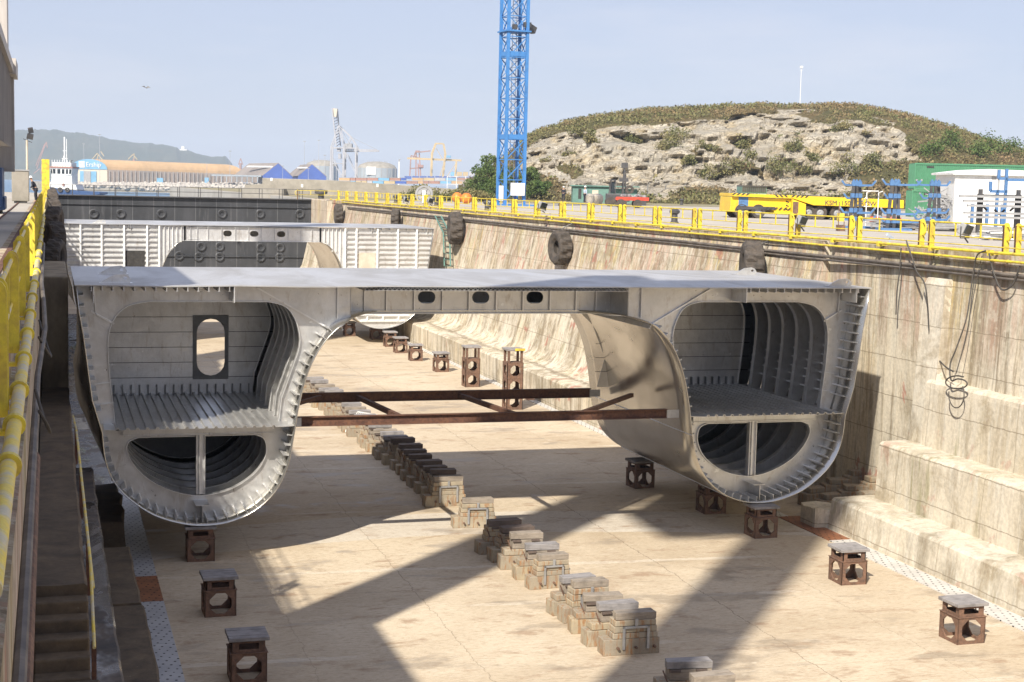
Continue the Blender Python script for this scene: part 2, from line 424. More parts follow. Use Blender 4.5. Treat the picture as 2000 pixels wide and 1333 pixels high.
M['orange'] = simple('orange_buoy_plastic', (.75,.23,.03), (.55,.15,.03), .5, 0, 2, .45, .7, .15)
M['red'] = simple('red_paint', (.60,.07,.03), (.40,.05,.03), .5, 0, 2, .45, .7, .15)
M['green'] = simple('green_container_paint', (.075,.24,.13), (.06,.18,.10), .55, 0, .5, .5, .75, .1)
M['shed'] = simple('shed_green_paint', (.13,.25,.21), (.09,.17,.15), .6, 0, .6, .5, .75, .1)
M['steel'] = simple('galvanised_steel', (.45,.45,.45), (.32,.32,.32), .45, .5, 2, .4, .7, .1)
M['steel_dark'] = simple('dark_steel', (.07,.07,.075), (.12,.11,.10), .5, .3, 2, .4, .7, .2)
M['grey'] = simple('grey_paint', (.34,.34,.34), (.25,.25,.25), .6, 0, 1.5, .45, .7, .1)
M['pipe'] = simple('dark_conduit', (.10,.085,.075), (.20,.17,.14), .7, 0, 2, .4, .65, .2)
M['hose'] = simple('black_hose_rubber', (.05,.045,.04), (.09,.08,.07), .7, 0, 2, .4, .65, .1)
M['glass'] = simple('dark_glass', (.02,.03,.035), (.03,.04,.05), .1, 0, 2, .4, .7, 0)
M['skinp'] = simple('skin', (.5,.3,.2), None, .6, 0, 5)
M['navy'] = simple('navy_fabric', (.02,.022,.035), (.03,.03,.04), .9, 0, 5)
M['ltblue'] = simple('pale_blue_fabric', (.45,.52,.62), (.38,.44,.55), .9, 0, 5)
def m_caisson():
    n = NT('caisson_paint'); v = n.coord((1,1,1), True)
    a = n.noise(n.coord((1,1,.3), True), .5, 6, .6, .3); s = n.noise(n.coord((1,1,.07), True), 1.6, 6, .75)
    g = n.n('ShaderNodeNewGeometry'); sx = n.n('ShaderNodeSeparateXYZ'); n.l(g.outputs['Position'], sx.inputs[0])
    col = n.mix(n.ramp(a,[(.35,0.0),(.65,1.0)]), (.024,.026,.030), (.05,.052,.058))
    col = n.mix(n.ramp(s,[(.58,0.0),(.70,.6)]), col, (.13,.13,.135))
    vj = n.math('LESS_THAN', n.math('MODULO', n.math('ADD', sx.outputs['X'], 50.0), 2.36), .07)
    col = n.mix(n.math('MULTIPLY', vj, .4), col, (.22,.22,.22))
    return n.fin(col, .7, .1, a, .2, .05)
M['caisson'] = m_caisson()
def m_perf(name, c, c2, holes=True):
    n = NT(name); v = n.coord((1,1,1), True)
    a = n.noise(v, 1.5, 6, .6)
    col = n.mix(n.ramp(a,[(.4,0.0),(.65,1.0)]), c, c2)
    vo = n.n('ShaderNodeTexVoronoi'); vo.inputs['Scale'].default_value = 4.6; vo.inputs['Randomness'].default_value = .12
    n.l(n.coord((1,.8,0), True, rot=(0,0,.45)), vo.inputs['Vector'])
    h = n.ramp(vo.outputs['Distance'], [(.15,1.0),(.17,0.0)])
    col = n.mix(h, col, (.015,.013,.012))
    return n.fin(col, .5, .3, a, .2, .01)
M['perf'] = m_perf('perforated_plate', (.50,.50,.50), (.40,.40,.41))
M['perf_white'] = m_perf('pale_perforated_plate', (.68,.66,.62), (.58,.56,.52))
M['perf_rust'] = m_perf('rusty_perforated_plate', (.36,.15,.07), (.24,.10,.05))
def m_quay():
    n = NT('quay_concrete'); v = n.coord((1,1,1), True)
    a = n.noise(v, .09, 7, .62, .5); b = n.noise(v, 1.4, 7, .7); c = n.noise(n.coord((.3,1,1), True), .5, 6, .7)
    col = n.mix(n.ramp(a,[(.38,0.0),(.62,1.0)]), (.46,.42,.36), (.38,.345,.29))
    col = n.mix(n.ramp(c,[(.56,0.0),(.68,.6)]), col, (.25,.22,.19))
    col = n.mix(.35, col, n.ramp(b,[(.3,.6),(.65,1.0)]), 'MULTIPLY')
    return n.fin(col, .9, 0, b, .3, .02)
M['quay'] = m_quay()
def m_hill():
    n = NT('limestone_and_scrub'); v = n.coord((1,1,1), True)
    at_ = n.n('ShaderNodeAttribute'); at_.attribute_name = 'rock'; rk = at_.outputs['Fac']
    s = n.noise(n.coord((1,1,2.6), True), .28, 9, .72, .6); f = n.noise(v, 1.6, 7, .7); g2 = n.noise(v, .22, 6, .65)
    rock = n.ramp(s, [(.34,(.24,.19,.13)),(.44,(.58,.51,.39)),(.60,(.74,.68,.56)),(.8,(.55,.50,.41))])
    rock = n.mix(n.ramp(g2,[(.5,0.0),(.66,.7)]), rock, (.56,.43,.22))
    rock = n.mix(n.ramp(f,[(.36,.75),(.47,0.0)]), rock, (.15,.12,.085))
    for sc_, w_, am in ((.30,.035,.75),(.75,.05,.6)):
        vo = n.n('ShaderNodeTexVoronoi'); vo.feature = 'DISTANCE_TO_EDGE'; vo.inputs['Scale'].default_value = sc_
        wv = n.n('ShaderNodeVectorMath'); wv.operation = 'ADD'; nn = n.n('ShaderNodeTexNoise'); nn.inputs['Scale'].default_value = .5; nn.inputs['Detail'].default_value = 5
        n.l(n.coord((1,1,1.9), True), nn.inputs['Vector']); n.l(n.coord((1,1,1.9), True), wv.inputs[0]); n.l(nn.outputs['Color'], wv.inputs[1]); n.l(wv.outputs[0], vo.inputs['Vector'])
        rock = n.mix(n.math('MULTIPLY', n.ramp(vo.outputs['Distance'], [(0.0,1.0),(w_*1.6,0.0)]), am), rock, (.20,.165,.12))  # dark cell edges paint shaded crevices into the rock colour
    rock = n.mix(n.ramp(n.noise(n.coord((1,1,1.6), True), .16, 6, .7), [(.48,0.0),(.60,.7)]), rock, (.40,.37,.31))
    veg = n.mix(n.ramp(n.noise(v, .12, 6, .7, .4),[(.42,0.0),(.58,1.0)]), (.13,.125,.055), (.25,.185,.095))
    veg = n.mix(n.ramp(f,[(.35,0.0),(.7,1.0)]), veg, (.08,.075,.04))
    k = n.ramp(n.math('ADD', rk, n.math('MULTIPLY', n.math('SUBTRACT', f, .5), .9)), [(.42,0.0),(.56,1.0)])
    col = n.mix(k, veg, rock)
    return n.fin(col, .95, 0, n.math('ADD', s, f), 1.0, .9, .1)
M['hill'] = m_hill()
def m_leaf(name, c, c2, c3):
    n = NT(name); v = n.coord((1,1,1), True)
    a = n.noise(v, .35, 5, .65); b = n.noise(v, 2.2, 3, .6)
    col = n.mix(n.ramp(a,[(.4,0.0),(.6,1.0)]), c, c2)
    col = n.mix(n.ramp(b,[(.45,0.0),(.7,.8)]), col, c3)
    return n.fin(col, .9, 0, spec=.15)
M['leaf'] = m_leaf('green_leaves', (.075,.125,.035), (.12,.15,.05), (.045,.075,.02))
M['scrub'] = m_leaf('scrub_leaves', (.14,.15,.06), (.24,.20,.095), (.075,.09,.035))
M['scrub_dry'] = m_leaf('dry_scrub_leaves', (.26,.185,.10), (.20,.165,.08), (.15,.10,.06))
M['bark'] = simple('bark', (.13,.09,.06), (.08,.06,.04), .9, 0, 4)
M['headland'] = simple('headland_scrub', (.035,.05,.03), (.07,.07,.04), .95, 0, .02, .4, .65, .1, world=True)
M['dryground'] = simple('dry_grass_ground', (.30,.25,.15), (.20,.19,.10), .95, 0, .3, .4, .62, .3, world=True)
M['rocks'] = simple('breakwater_rock', (.50,.46,.40), (.34,.31,.28), .95, 0, .3, .4, .65, .3, world=True)
M['brown_roof'] = simple('ochre_sheet_roof', (.52,.34,.18), (.45,.30,.16), .8, 0, .05, .45, .6, .05, world=True)
M['wh_wall'] = simple('warehouse_wall', (.36,.29,.24), (.28,.24,.21), .8, 0, .06, .45, .6, .05, world=True)
M['ltblue_wall'] = simple('light_blue_cladding', (.17,.38,.58), (.14,.33,.50), .6, 0, .05, .45, .6, .05, world=True)  # saturation lowered in the colour, standing in for thicker haze
M['blue_wall'] = simple('deep_blue_cladding', (.045,.10,.36), (.04,.085,.30), .6, 0, .05, .45, .6, .05, world=True)  # blue muted in the colour to imitate distance haze
M['grey_roof'] = simple('brown_grey_roof', (.27,.23,.20), (.21,.18,.16), .8, 0, .05, .45, .6, .05, world=True)
M['tank'] = simple('storage_tank_paint', (.34,.38,.41), (.30,.34,.37), .7, 0, .05, .45, .6, .05, world=True)
M['farcrane'] = simple('pale_crane_paint', (.42,.42,.44), (.34,.34,.36), .6, 0, .1, .45, .6, .05, world=True)
M['faryellow'] = simple('haze_muted_yellow_paint', (.52,.40,.22), (.44,.34,.19), .6, 0, .1, .45, .6, .05, world=True)  # distance haze put into the colour: yellow muted, not weathered
M['farred'] = simple('haze_muted_red_paint', (.36,.19,.15), (.30,.17,.13), .6, 0, .1, .45, .6, .05, world=True)  # red dulled in the colour itself to imitate haze
M['concrete'] = simple('weathered_concrete', (.34,.31,.26), (.25,.23,.19), .9, 0, .35, .4, .62, .4, world=True)
M['net'] = simple('wire', (.36,.35,.33), None, .6, .4, 5)

# ---------------------------------------------------------------- camera, light, sky
cd = bpy.data.cameras.new('camera'); cam = bpy.data.objects.new('camera', cd); COL.objects.link(cam)
cd.sensor_width = 36; cd.lens = F/2000*36; cd.clip_start = .1; cd.clip_end = 20000
m3 = Matrix((RT, -DN, -FW)).transposed()
cam.matrix_world = Matrix.Translation(CAM) @ m3.to_4x4()
S.camera = cam
sd = Vector((.685, .904, -1.0)).normalized()
sl = bpy.data.lights.new('sun', 'SUN'); sl.energy = 5.0; sl.angle = math.radians(.8); sl.color = (1, .93, .82)
so = bpy.data.objects.new('sun', sl); COL.objects.link(so); so.rotation_euler = sd.to_track_quat('-Z','Y').to_euler()
W = bpy.data.worlds.new('World'); S.world = W; W.use_nodes = True
nt = W.node_tree; nt.nodes.clear()
wo = nt.nodes.new('ShaderNodeOutputWorld'); bg = nt.nodes.new('ShaderNodeBackground')
sky = nt.nodes.new('ShaderNodeTexSky'); sky.sky_type = 'NISHITA'; sky.sun_disc = False
sky.sun_elevation = math.asin(-sd.z); sky.sun_rotation = math.radians(217.2)
sky.air_density = 1.0; sky.dust_density = 1.0; sky.ozone_density = 3.5; sky.altitude = 0
tc = nt.nodes.new('ShaderNodeTexCoord'); mp = nt.nodes.new('ShaderNodeMapping'); mp.inputs['Scale'].default_value = (1.2,1.2,7)
nz = nt.nodes.new('ShaderNodeTexNoise'); nz.inputs['Scale'].default_value = 3.0; nz.inputs['Detail'].default_value = 7; nz.inputs['Roughness'].default_value = .6
rp = nt.nodes.new('ShaderNodeValToRGB'); rp.color_ramp.elements[0].position = .5; rp.color_ramp.elements[1].position = .8
rp.color_ramp.elements[1].color = (.42,.42,.42,1)
mx = nt.nodes.new('ShaderNodeMix'); mx.data_type = 'RGBA'; mx.inputs[7].default_value = (6.6,6.4,6.7,1)
nt.links.new(tc.outputs['Generated'], mp.inputs[0]); nt.links.new(mp.outputs[0], nz.inputs['Vector'])
nt.links.new(nz.outputs['Fac'], rp.inputs[0]); nt.links.new(rp.outputs[0], mx.inputs[0])
mh = nt.nodes.new('ShaderNodeMix'); mh.data_type = 'RGBA'; mh.inputs[0].default_value = .72; mh.inputs[7].default_value = (4.4,4.6,5.9,1)
nt.links.new(sky.outputs[0], mh.inputs[6]); nt.links.new(mh.outputs[2], mx.inputs[6]); nt.links.new(mx.outputs[2], bg.inputs[0]); nt.links.new(bg.outputs[0], wo.inputs[0])
bg.inputs['Strength'].default_value = .088
vs_ = S.view_settings; vs_.view_transform = 'Standard'; vs_.look = 'None'; vs_.exposure = .64; vs_.gamma = 1; vs_.use_curve_mapping = False
S.cycles.max_bounces = 6; S.cycles.volume_bounces = 0
try: S.cycles.use_denoising = True
except Exception: pass

# ================================================================ SETTING
def struct(mb, name, mat, **kw):
    o = mb.build(name, mat, **kw); o['kind'] = 'structure'; return o
def grid_plane(x0, x1, y0, y1, z, nx, ny):
    m = MB(); vs = [(x0+(x1-x0)*i/nx, y0+(y1-y0)*j/ny, z) for j in range(ny+1) for i in range(nx+1)]
    m.add(vs, [(j*(nx+1)+i, j*(nx+1)+i+1, (j+1)*(nx+1)+i+1, (j+1)*(nx+1)+i) for j in range(ny) for i in range(nx)]); return m
struct(grid_plane(-.3, 30.5, -40, 182, 0, 4, 20), 'dock_floor', M['floor'])
struct(MB().box(-80, -.63, -60, 196, 2, 10), 'quay_left', M['quay'])
struct(MB().box(30.6, 700, -60, 420, 2, 10), 'quay_right', M['quay'])
struct(grid_plane(-9000, 9000, 182.5, 12000, 2.6, 2, 2), 'sea', M['sea'])
struct(MB().box(-80, 700, -200, -60.02, 2, 10), 'quay_head', M['quay'])
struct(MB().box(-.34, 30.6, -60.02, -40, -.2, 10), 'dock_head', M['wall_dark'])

# left dock wall with ledges and steps
lw = empty('dock_wall', (0,0,0), label='damp dark left dock wall with stairs and ledges in shade', cat='dock wall')
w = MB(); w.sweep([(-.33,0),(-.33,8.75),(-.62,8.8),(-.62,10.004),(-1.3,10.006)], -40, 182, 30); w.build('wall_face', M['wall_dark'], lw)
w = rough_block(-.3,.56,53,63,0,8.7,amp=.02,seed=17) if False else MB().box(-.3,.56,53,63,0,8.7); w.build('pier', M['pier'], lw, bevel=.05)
w = MB()
def rough_block(x0, x1, y0, y1, z0, z1, seg=.6, amp=.03, seed=0.0):
    """box with slightly broken arrises"""
    m = MB(); k = max(2, int((y1-y0)/seg)); vs = []
    prof = [(x0,z0),(x0,z1),(x0+(x1-x0)*.5,z1),(x1-.05,z1),(x1,z1-.05),(x1,z0)]
    for j in range(k+1):
        y = y0+(y1-y0)*j/k
        for i, (x, z) in enumerate(prof):
            d = noise.noise(Vector((x*1.7+seed, y*.9, z*1.3)))*amp*2
            d2 = noise.noise(Vector((x*3.7+seed+9, y*2.9, z*2.3)))*amp
            vs.append((x+(d+d2 if i in (3,4) else 0), y, z+(d2 if 1<=i<=4 else 0)))
    n = len(prof); fs = []
    for j in range(k):
        for i in range(n-1): fs.append((j*n+i, j*n+i+1, (j+1)*n+i+1, (j+1)*n+i))
    fs.append(tuple(range(n))); fs.append(tuple(range(k*n+n-1, k*n-1, -1)))
    m.add(vs, fs); return m
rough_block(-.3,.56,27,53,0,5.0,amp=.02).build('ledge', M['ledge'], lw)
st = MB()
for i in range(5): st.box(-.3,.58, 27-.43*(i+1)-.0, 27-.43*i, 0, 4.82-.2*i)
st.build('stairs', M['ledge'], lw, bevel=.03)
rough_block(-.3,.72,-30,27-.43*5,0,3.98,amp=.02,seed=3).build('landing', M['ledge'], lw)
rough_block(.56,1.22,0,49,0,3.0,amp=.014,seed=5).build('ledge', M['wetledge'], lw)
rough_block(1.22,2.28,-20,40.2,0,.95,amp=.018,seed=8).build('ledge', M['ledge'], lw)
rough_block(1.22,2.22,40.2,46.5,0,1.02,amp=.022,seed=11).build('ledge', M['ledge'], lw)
rough_block(1.0,2.3,50.5,57,0,.9,amp=.09,seed=14).build('broken_block', M['ledge'], lw)
for y in (66,84,104,130):
    MB().box(-.3,.5,y+9,y+12,0,7.2).build('pier', M['ledge'], lw, bevel=.05)
# yellow handrail of the stairs
h = empty('handrail', (0,0,0), label='thin yellow handrail along the damp concrete stairs on the left', cat='handrail')
a = MB(); a.tube([(.64,25.2,4.4),(.64,27.5,5.25),(.64,36,5.25),(.64,43.0,5.2),(.60,46,5.1)], .028, 8)
a.tube([(.69,27.3,4.85),(.69,36,4.85),(.69,43,4.85)], .018, 6)
a.build('rail', M['yellow_worn'], h, smooth=True)
for y in (25.4, 29.2, 36, 43): MB().box(.6,.68,y,y+.06,3.6 if y<27 else 4.2,5.2 if y>27 else 4.45).build('bracket', M['rust_dark'], h)

# right dock wall: battered foot beyond, stepped buttress near
rw = empty('dock_wall', (0,0,0), label='tall streaked right dock wall with stepped buttress in sun', cat='dock wall')
def rough_sweep(prof, y0, y1, seg, amp=.04, seed=0.0):
    k = max(2, int((y1-y0)/seg)); n = len(prof); vs = []; fs = []
    for j in range(k+1):
        y = y0+(y1-y0)*j/k
        for i, (x, z) in enumerate(prof):
            e = 0 if i in (0, n-1) else amp
            d = noise.noise(Vector((x*.9+seed, y*.55, z*.9)))*e + noise.noise(Vector((x*3+seed, y*2.1, z*3)))*e*.6
            vs.append((x-d, y, z+d*.7))
    for j in range(k):
        for i in range(n-1): fs.append((j*n+i, j*n+i+1, (j+1)*n+i+1, (j+1)*n+i))
    return MB().add(vs, fs)
far = [(26.35,0),(26.32,.5),(26.3,1.45),(26.42,1.56)] + catmull([(27.2,1.6),(27.9,1.72),(28.35,2.1),(28.6,2.8),(28.95,4.4),(29.5,7.0),(30.1,9.75)],3) + [(30.02,9.77),(30.0,10.108),(33.5,10.11),(33.5,9.9)]
b = rough_sweep(far, 56, 181.9, .9, .02)
b.add([(x,56,z) for x,z in far]+[(33.5,56,0)], [tuple(range(len(far)+1))]); b.build('wall_face', M['wall'], rw)
niche = [(30.2,0),(30.22,1),(30.24,3),(30.26,5),(30.28,7),(30.3,9.75),(30.24,9.77),(30.2,10.112),(33.5,10.114),(33.5,9.9)]
rough_sweep(niche, 48.3, 56.02, .6, .02, 4).build('wall_face', M['wall'], rw)
upper = [(30.12,5.3),(30.18,6.5),(30.24,8),(30.3,9.2),(30.33,9.75),(30.28,9.77),(30.26,10.116),(33.5,10.118),(33.5,9.9)]
b = rough_sweep(upper, -40, 48.32, .7, .018, 7)
b.build('wall_face', M['wall'], rw)
def step(x0, x1, ztop, zbot, y1, seed, bt=.12):
    prof = [(x0-bt,zbot),(x0-bt*.6,zbot+(ztop-zbot)*.4),(x0-bt*.2,ztop-.25),(x0,ztop-.09),(x0+.09,ztop),(x0+(x1-x0)*.6,ztop+.02),(x1+.3,ztop+.03)]
    s_ = rough_sweep(prof, -40, y1, .5, .03, seed)
    s_.add([(x,y1,z) for x,z in prof]+[(x1+.3,y1,zbot)], [tuple(range(len(prof)+1))])
    s_.build('buttress_step', M['step'], rw)
step(26.95, 28.4, 1.12, 0, 48.9, 21)
step(28.5, 29.6, 3.2, 1.0, 48.4, 33)
step(29.65, 30.3, 5.55, 3.0, 47.4, 44)
p = rough_block(29.62, 31.4, 47.1, 48.42, 1.1, 9.15, seg=.4, amp=.03, seed=2)
pm = MB(); z_ = [1.1,3.1,5.1,7.1,8.9,9.12]
vs=[]
for z in z_:
    xf = 29.58+(z-1.1)*.055 + (.12 if z>9 else 0)
    for (x,y) in ((xf,47.05),(xf-.02,48.42),(31.5,48.42),(31.5,47.05)): vs.append((x+noise.noise(Vector((x,y,z)))*.05,y,z))
fs=[]
for j in range(len(z_)-1):
    for i in range(4): fs.append((j*4+i, j*4+(i+1)%4,(j+1)*4+(i+1)%4,(j+1)*4+i))
fs.append((20,21,22,23)); pm.add(vs,fs); pm.build('pilaster', M['pale'], rw, bevel=.02)
# broken stub at the foot of the lowest step
rough_block(26.3,27.5,48.9,50.0,0,.7,seg=.2,amp=.12,seed=6).build('rubble_stub', M['step'], rw)

# drain covers
n_l = 0
def cover(x0,x1,y0,y1,mat,label,z=.012):
    m = MB().box(x0+.01,x1-.01,y0+.012,y1-.012,z-.03,z+.018)
    o = m.build('drain_cover', M[mat]); tag(o, label, 'drain cover', 'drain cover plates along the dock edges')
    return o
ys = [30.5,34.6,38.0,41.2,44.0,45.2,48.3]
yy = 27.0; seq = [(4.2,'perf'),(4.3,'perf'),(4.2,'perf'),(4.15,'perf'),(2.9,'perf_rust'),(2.35,'perf'),(2.4,'perf'),(4.2,'perf'),(4.2,'perf'),(4.2,'perf'),(4.2,'perf')]
for i,(l_,mt) in enumerate(seq):
    lab = 'rusty brown perforated drain cover among grey ones by the left hull' if mt=='perf_rust' else '%s grey perforated drain cover from the near end, left side'%ORD[i if i<4 else i-1]
    cover(2.3,2.84+.2,yy,yy+l_,mt,lab); yy += l_
yy = 27.5; i = 0
while yy < 125:
    mt = 'perf_rust' if i in (5,14) else 'perf_white'
    k_ = sum(1 for q in range(i) if q not in (5,14))
    lab = ('rusty drain cover at the foot of the right buttress end' if i==5 else 'rusty drain cover further along the right wall foot') if mt=='perf_rust' else '%s pale perforated drain cover from the near end, right side'%ORD[k_]
    cover(25.86,26.30 if yy>49 else 26.72,yy,yy+3.9,mt,lab); yy += 3.9; i += 1
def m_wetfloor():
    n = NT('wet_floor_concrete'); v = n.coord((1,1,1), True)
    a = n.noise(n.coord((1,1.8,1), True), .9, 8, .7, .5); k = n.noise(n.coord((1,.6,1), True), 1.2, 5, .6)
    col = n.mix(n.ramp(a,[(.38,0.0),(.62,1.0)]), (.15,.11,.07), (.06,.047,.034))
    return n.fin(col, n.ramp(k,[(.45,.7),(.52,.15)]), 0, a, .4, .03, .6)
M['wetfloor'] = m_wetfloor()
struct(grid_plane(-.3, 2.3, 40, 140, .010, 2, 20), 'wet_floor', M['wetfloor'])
# puddles
def puddle(x0,x1,y0,y1,seed,z=.022):
    pts=[]; n=46
    for i in range(n):
        t=2*PI*i/n; r=1+.22*noise.noise(Vector((math.cos(t)*1.6+seed,math.sin(t)*1.6,0)))
        c,s_=math.cos(t),math.sin(t)
        sq=max(abs(c),abs(s_)); r*= (1/sq)**.6
        pts.append(((x0+x1)/2+c*r*(x1-x0)/2,(y0+y1)/2+s_*r*(y1-y0)/2,z))
    pts=[(max(-.28,p[0]),p[1],p[2]) for p in pts]
    m=MB(); m.add(pts,[tuple(range(n))]); struct(m,'puddle_water',M['puddle'])
puddle(-.3,2.2,57.5,76,1); puddle(-.3,1.9,96,118,4); puddle(1.25,2.25,46.8,50.3,7); puddle(.2,1.9,80,88,12)

# ================================================================ SHIP SECTIONS
HP = [(13.5,8.72),(13.42,7.9),(13.3,7.2),(13.14,5.9),(13.05,5.2),(12.76,4.2),(12.66,3.3),(12.38,2.6),(11.9,2.05),(11.2,1.55),(10.4,1.26),(9.7,1.16),(8.9,1.23),(8.1,1.56),(7.45,2.15),(7.05,2.95),(6.87,3.85),(6.72,4.8),(6.48,5.8),(6.1,6.65),(5.6,7.28),(5.15,7.55),(4.6,7.68),(3.6,7.7)]
HPS = catmull(HP[5:], 4); HPS = HP[:5] + HPS
OPU = [(6.52,6.71),(6.55,7.2),(6.8,7.8),(7.1,8.05),(7.5,8.15),(11.4,8.15),(12.0,7.98),(12.4,7.55),(12.55,6.9),(12.5,5.9),(12.3,4.26),(7.2,4.26),(7.1,5.0),(6.75,6.0)]
OPD = [(12.0,3.62),(11.72,3.84),(7.9,3.84),(7.6,3.6),(7.62,3.13),(7.85,2.7),(8.3,2.32),(8.88,2.03),(9.7,1.9),(10.5,2.08),(11.3,2.5),(11.8,3.05)]
def sub(poly, n=3): return catmull(poly, n, True)
OPUS = [OPU[-1]]+[]; 
def opu():
    return catmull([(7.1,5.0),(6.75,6.0),(6.53,6.7),(6.56,7.25),(6.8,7.8),(7.1,8.04),(7.55,8.15)],3)+catmull([(11.3,8.15),(11.9,8.02),(12.32,7.65),(12.53,7.0),(12.5,5.9)],3)+[(12.3,4.05),(7.2,4.05)]
def opd():
    return catmull([(11.98,3.5),(11.9,3.72),(11.6,3.84)],2)+catmull([(7.95,3.84),(7.68,3.72),(7.58,3.45),(7.62,3.1),(7.85,2.68),(8.3,2.3),(8.88,2.02),(9.7,1.9),(10.5,2.06),(11.3,2.48),(11.8,3.02),(11.97,3.4)],3)
RING = HPS[:-1] + [(4.85,7.64),(4.85,8.66),(13.45,8.66)]
CXS = 14.25
def mir(poly, s): return [(x*s, z) for x, z in poly]
def stadium(cx, cz, w, h, n=8):
    r = min(w,h)/2; pts = []
    if w > h:
        for i in range(n+1): t = -PI/2+PI*i/n; pts.append((cx+w/2-r+math.cos(t)*r, cz+math.sin(t)*r))
        for i in range(n+1): t = PI/2+PI*i/n; pts.append((cx-w/2+r+math.cos(t)*r, cz+math.sin(t)*r))
    else:
        for i in range(n+1): t = PI*i/n; pts.append((cx+math.cos(t)*r, cz+h/2-r+math.sin(t)*r))
        for i in range(n+1): t = PI+PI*i/n; pts.append((cx+math.cos(t)*r, cz-h/2+r+math.sin(t)*r))
    return pts
def hull_section(y0, label, front_bulkhead=False, L=10.4, detail=True):
    root = empty('ship_section', (CXS, y0, 0), label=label, cat='ship section')
    # shell, both hulls plus wet deck: one plate each
    for s in (-1, 1):
        m = MB(); prof = mir(HPS, s); k = len(prof); NS = 10
        vs = []; fs = []
        for j in range(NS+1):
            for (x, z) in prof:
                f0 = 0.0 if abs(x) > 5.3 else (5.3-abs(x))/1.7*2.9
                y = f0 + (L-f0)*j/NS
                bow = 0
                bow = .62*(y/L)*math.exp(-((z-4.2)/1.6)**2)*(1 if abs(x) > 11 else max(0,(abs(x)-9)/2)); vs.append((x+s*bow+s*.012*math.sin(y*5.2)*(1 if 2<z<7 else 0), y, z))
        for j in range(NS):
            for i in range(k-1): fs.append((j*k+i, j*k+i+1, (j+1)*k+i+1, (j+1)*k+i))
        m.add(vs, fs); m.build('hull_shell', M['skin'], root, smooth=True, solid=.03)
        # weld lines on the inner skin
        for (ix) in (14, 26, 36, 48):
            if ix < len(HPS):
                x, z = HPS[ix]; nx = -.02 if x < 9.5 else .02
                ww = MB().tube([(s*(x+nx*(1)), .02, z-(.012 if z<2 else 0)), (s*(x+nx), L-.02, z-(.012 if z<2 else 0))], .014, 6)
                ww.build('weld_seam', M['alu_bright'], root)
    m = MB(); m.sweep([(-3.7,7.7),(3.7,7.7)], 2.85, L); m.build('wet_deck_plate', M['skin'], root, solid=.03)
    # deck
    dk = MB(); nx = 54; nyd = 6; vs = []; fs = []
    for j in range(nyd+1):
        for i in range(nx+1):
            x = -13.55+27.1*i/nx; y = -.02+(L)*j/nyd
            wz = .014*math.sin(x*1.4+1)*(1 if (x < -4.9) else .25)*(1-j/nyd)
            vs.append((x, y + (0 if j else (.12 if -4.4<x<4.2 else 0)), 8.72+wz))
    for j in range(nyd):
        for i in range(nx): fs.append((j*(nx+1)+i, j*(nx+1)+i+1,(j+1)*(nx+1)+i+1,(j+1)*(nx+1)+i))
    dk.add(vs, fs); dk.build('deck_plate', M['deck'], root, solid=.035)
    # extruded zig-zag under the middle of the deck
    zz = MB(); pr = []
    x = -4.6; i = 0
    while x < 4.45: pr.append((x, 8.69 if i % 2 else 8.60)); x += .075; i += 1
    zz.sweep(pr, .12, 3.0); zz.sweep([(-4.6,8.585),(4.45,8.585)], .12, 3.0)
    zz.build('deck_extrusion', M['alu'], root, solid=.012)
    # deck stiffeners showing under the front edge
    for s in (-1, 1):
        n = 14
        for i in range(n):
            x = s*(8.9+i*.32)
            if front_bulkhead and i % 2: continue
            m = MB().box(x-.012, x+.012, 0.0, 2.2, 8.57, 8.70); m.box(x-.035, x+.035, 0.0, 2.2, 8.555, 8.572)
            m.build('deck_stiffener', M['alu'], root)
        for x in ((8.75, 13.0) if s < 0 else (8.75, 13.0)):
            m = MB().box(s*x-.012, s*x+.012, .0, 1.2, 8.2, 8.70); m.build('girder_end', M['alu_bright'], root)
    # web frames
    ys_ = [1.2, 2.35, 3.5, 4.65, 5.8, 6.95, 8.1]
    if front_bulkhead: ys_ = [.25]
    for s in (-1, 1):
        for yi, y in enumerate(ys_):
            holes = [mir(opu(), s), mir(opd(), s)]
            if front_bulkhead:
                holes = []
            m = MB(); m.plate(mir(RING, s), holes, y, y+.02)
            fr = m.build('web_frame', M['alu_bright' if front_bulkhead else 'alu'], root)
            if not front_bulkhead:
                for hp in (opu(), opd()):
                    r = MB(); lp = mir(hp, s); k = len(lp); vs = []; fs = []
                    for (x, z) in lp: vs += [(x, y-.10, z), (x, y+.12, z)]
                    for i in range(k): fs.append((2*i, 2*((i+1)%k), 2*((i+1)%k)+1, 2*i+1))
                    r.add(vs, fs); r.build('face_flat', M['alu_bright'], fr, solid=.022)
            if yi == 0 and not front_bulkhead:
                for p0_,p1_,w0_,w1_ in (((s*7.9,y-.05,8.6),(s*5.7,y-.05,7.35),.05,.10), ((s*5.3,y-.05,8.62),(s*5.3,y-.05,7.6),.03,.12),
                    ((s*12.35,y-.05,7.45),(s*13.05,y-.05,7.85),.05,.10), ((s*12.95,y-.05,8.62),(s*12.9,y-.05,7.75),.03,.10),
                    ((s*12.45,y-.03,5.6),(s*12.95,y-.03,5.55),.02,.08), ((s*12.35,y-.03,4.95),(s*12.9,y-.03,4.9),.02,.08)):
                    d = MB(); d.bar(p0_,p1_,w0_,w1_,up=(0,1,0)); d.build('web_stiffener', M['alu_bright'], fr)
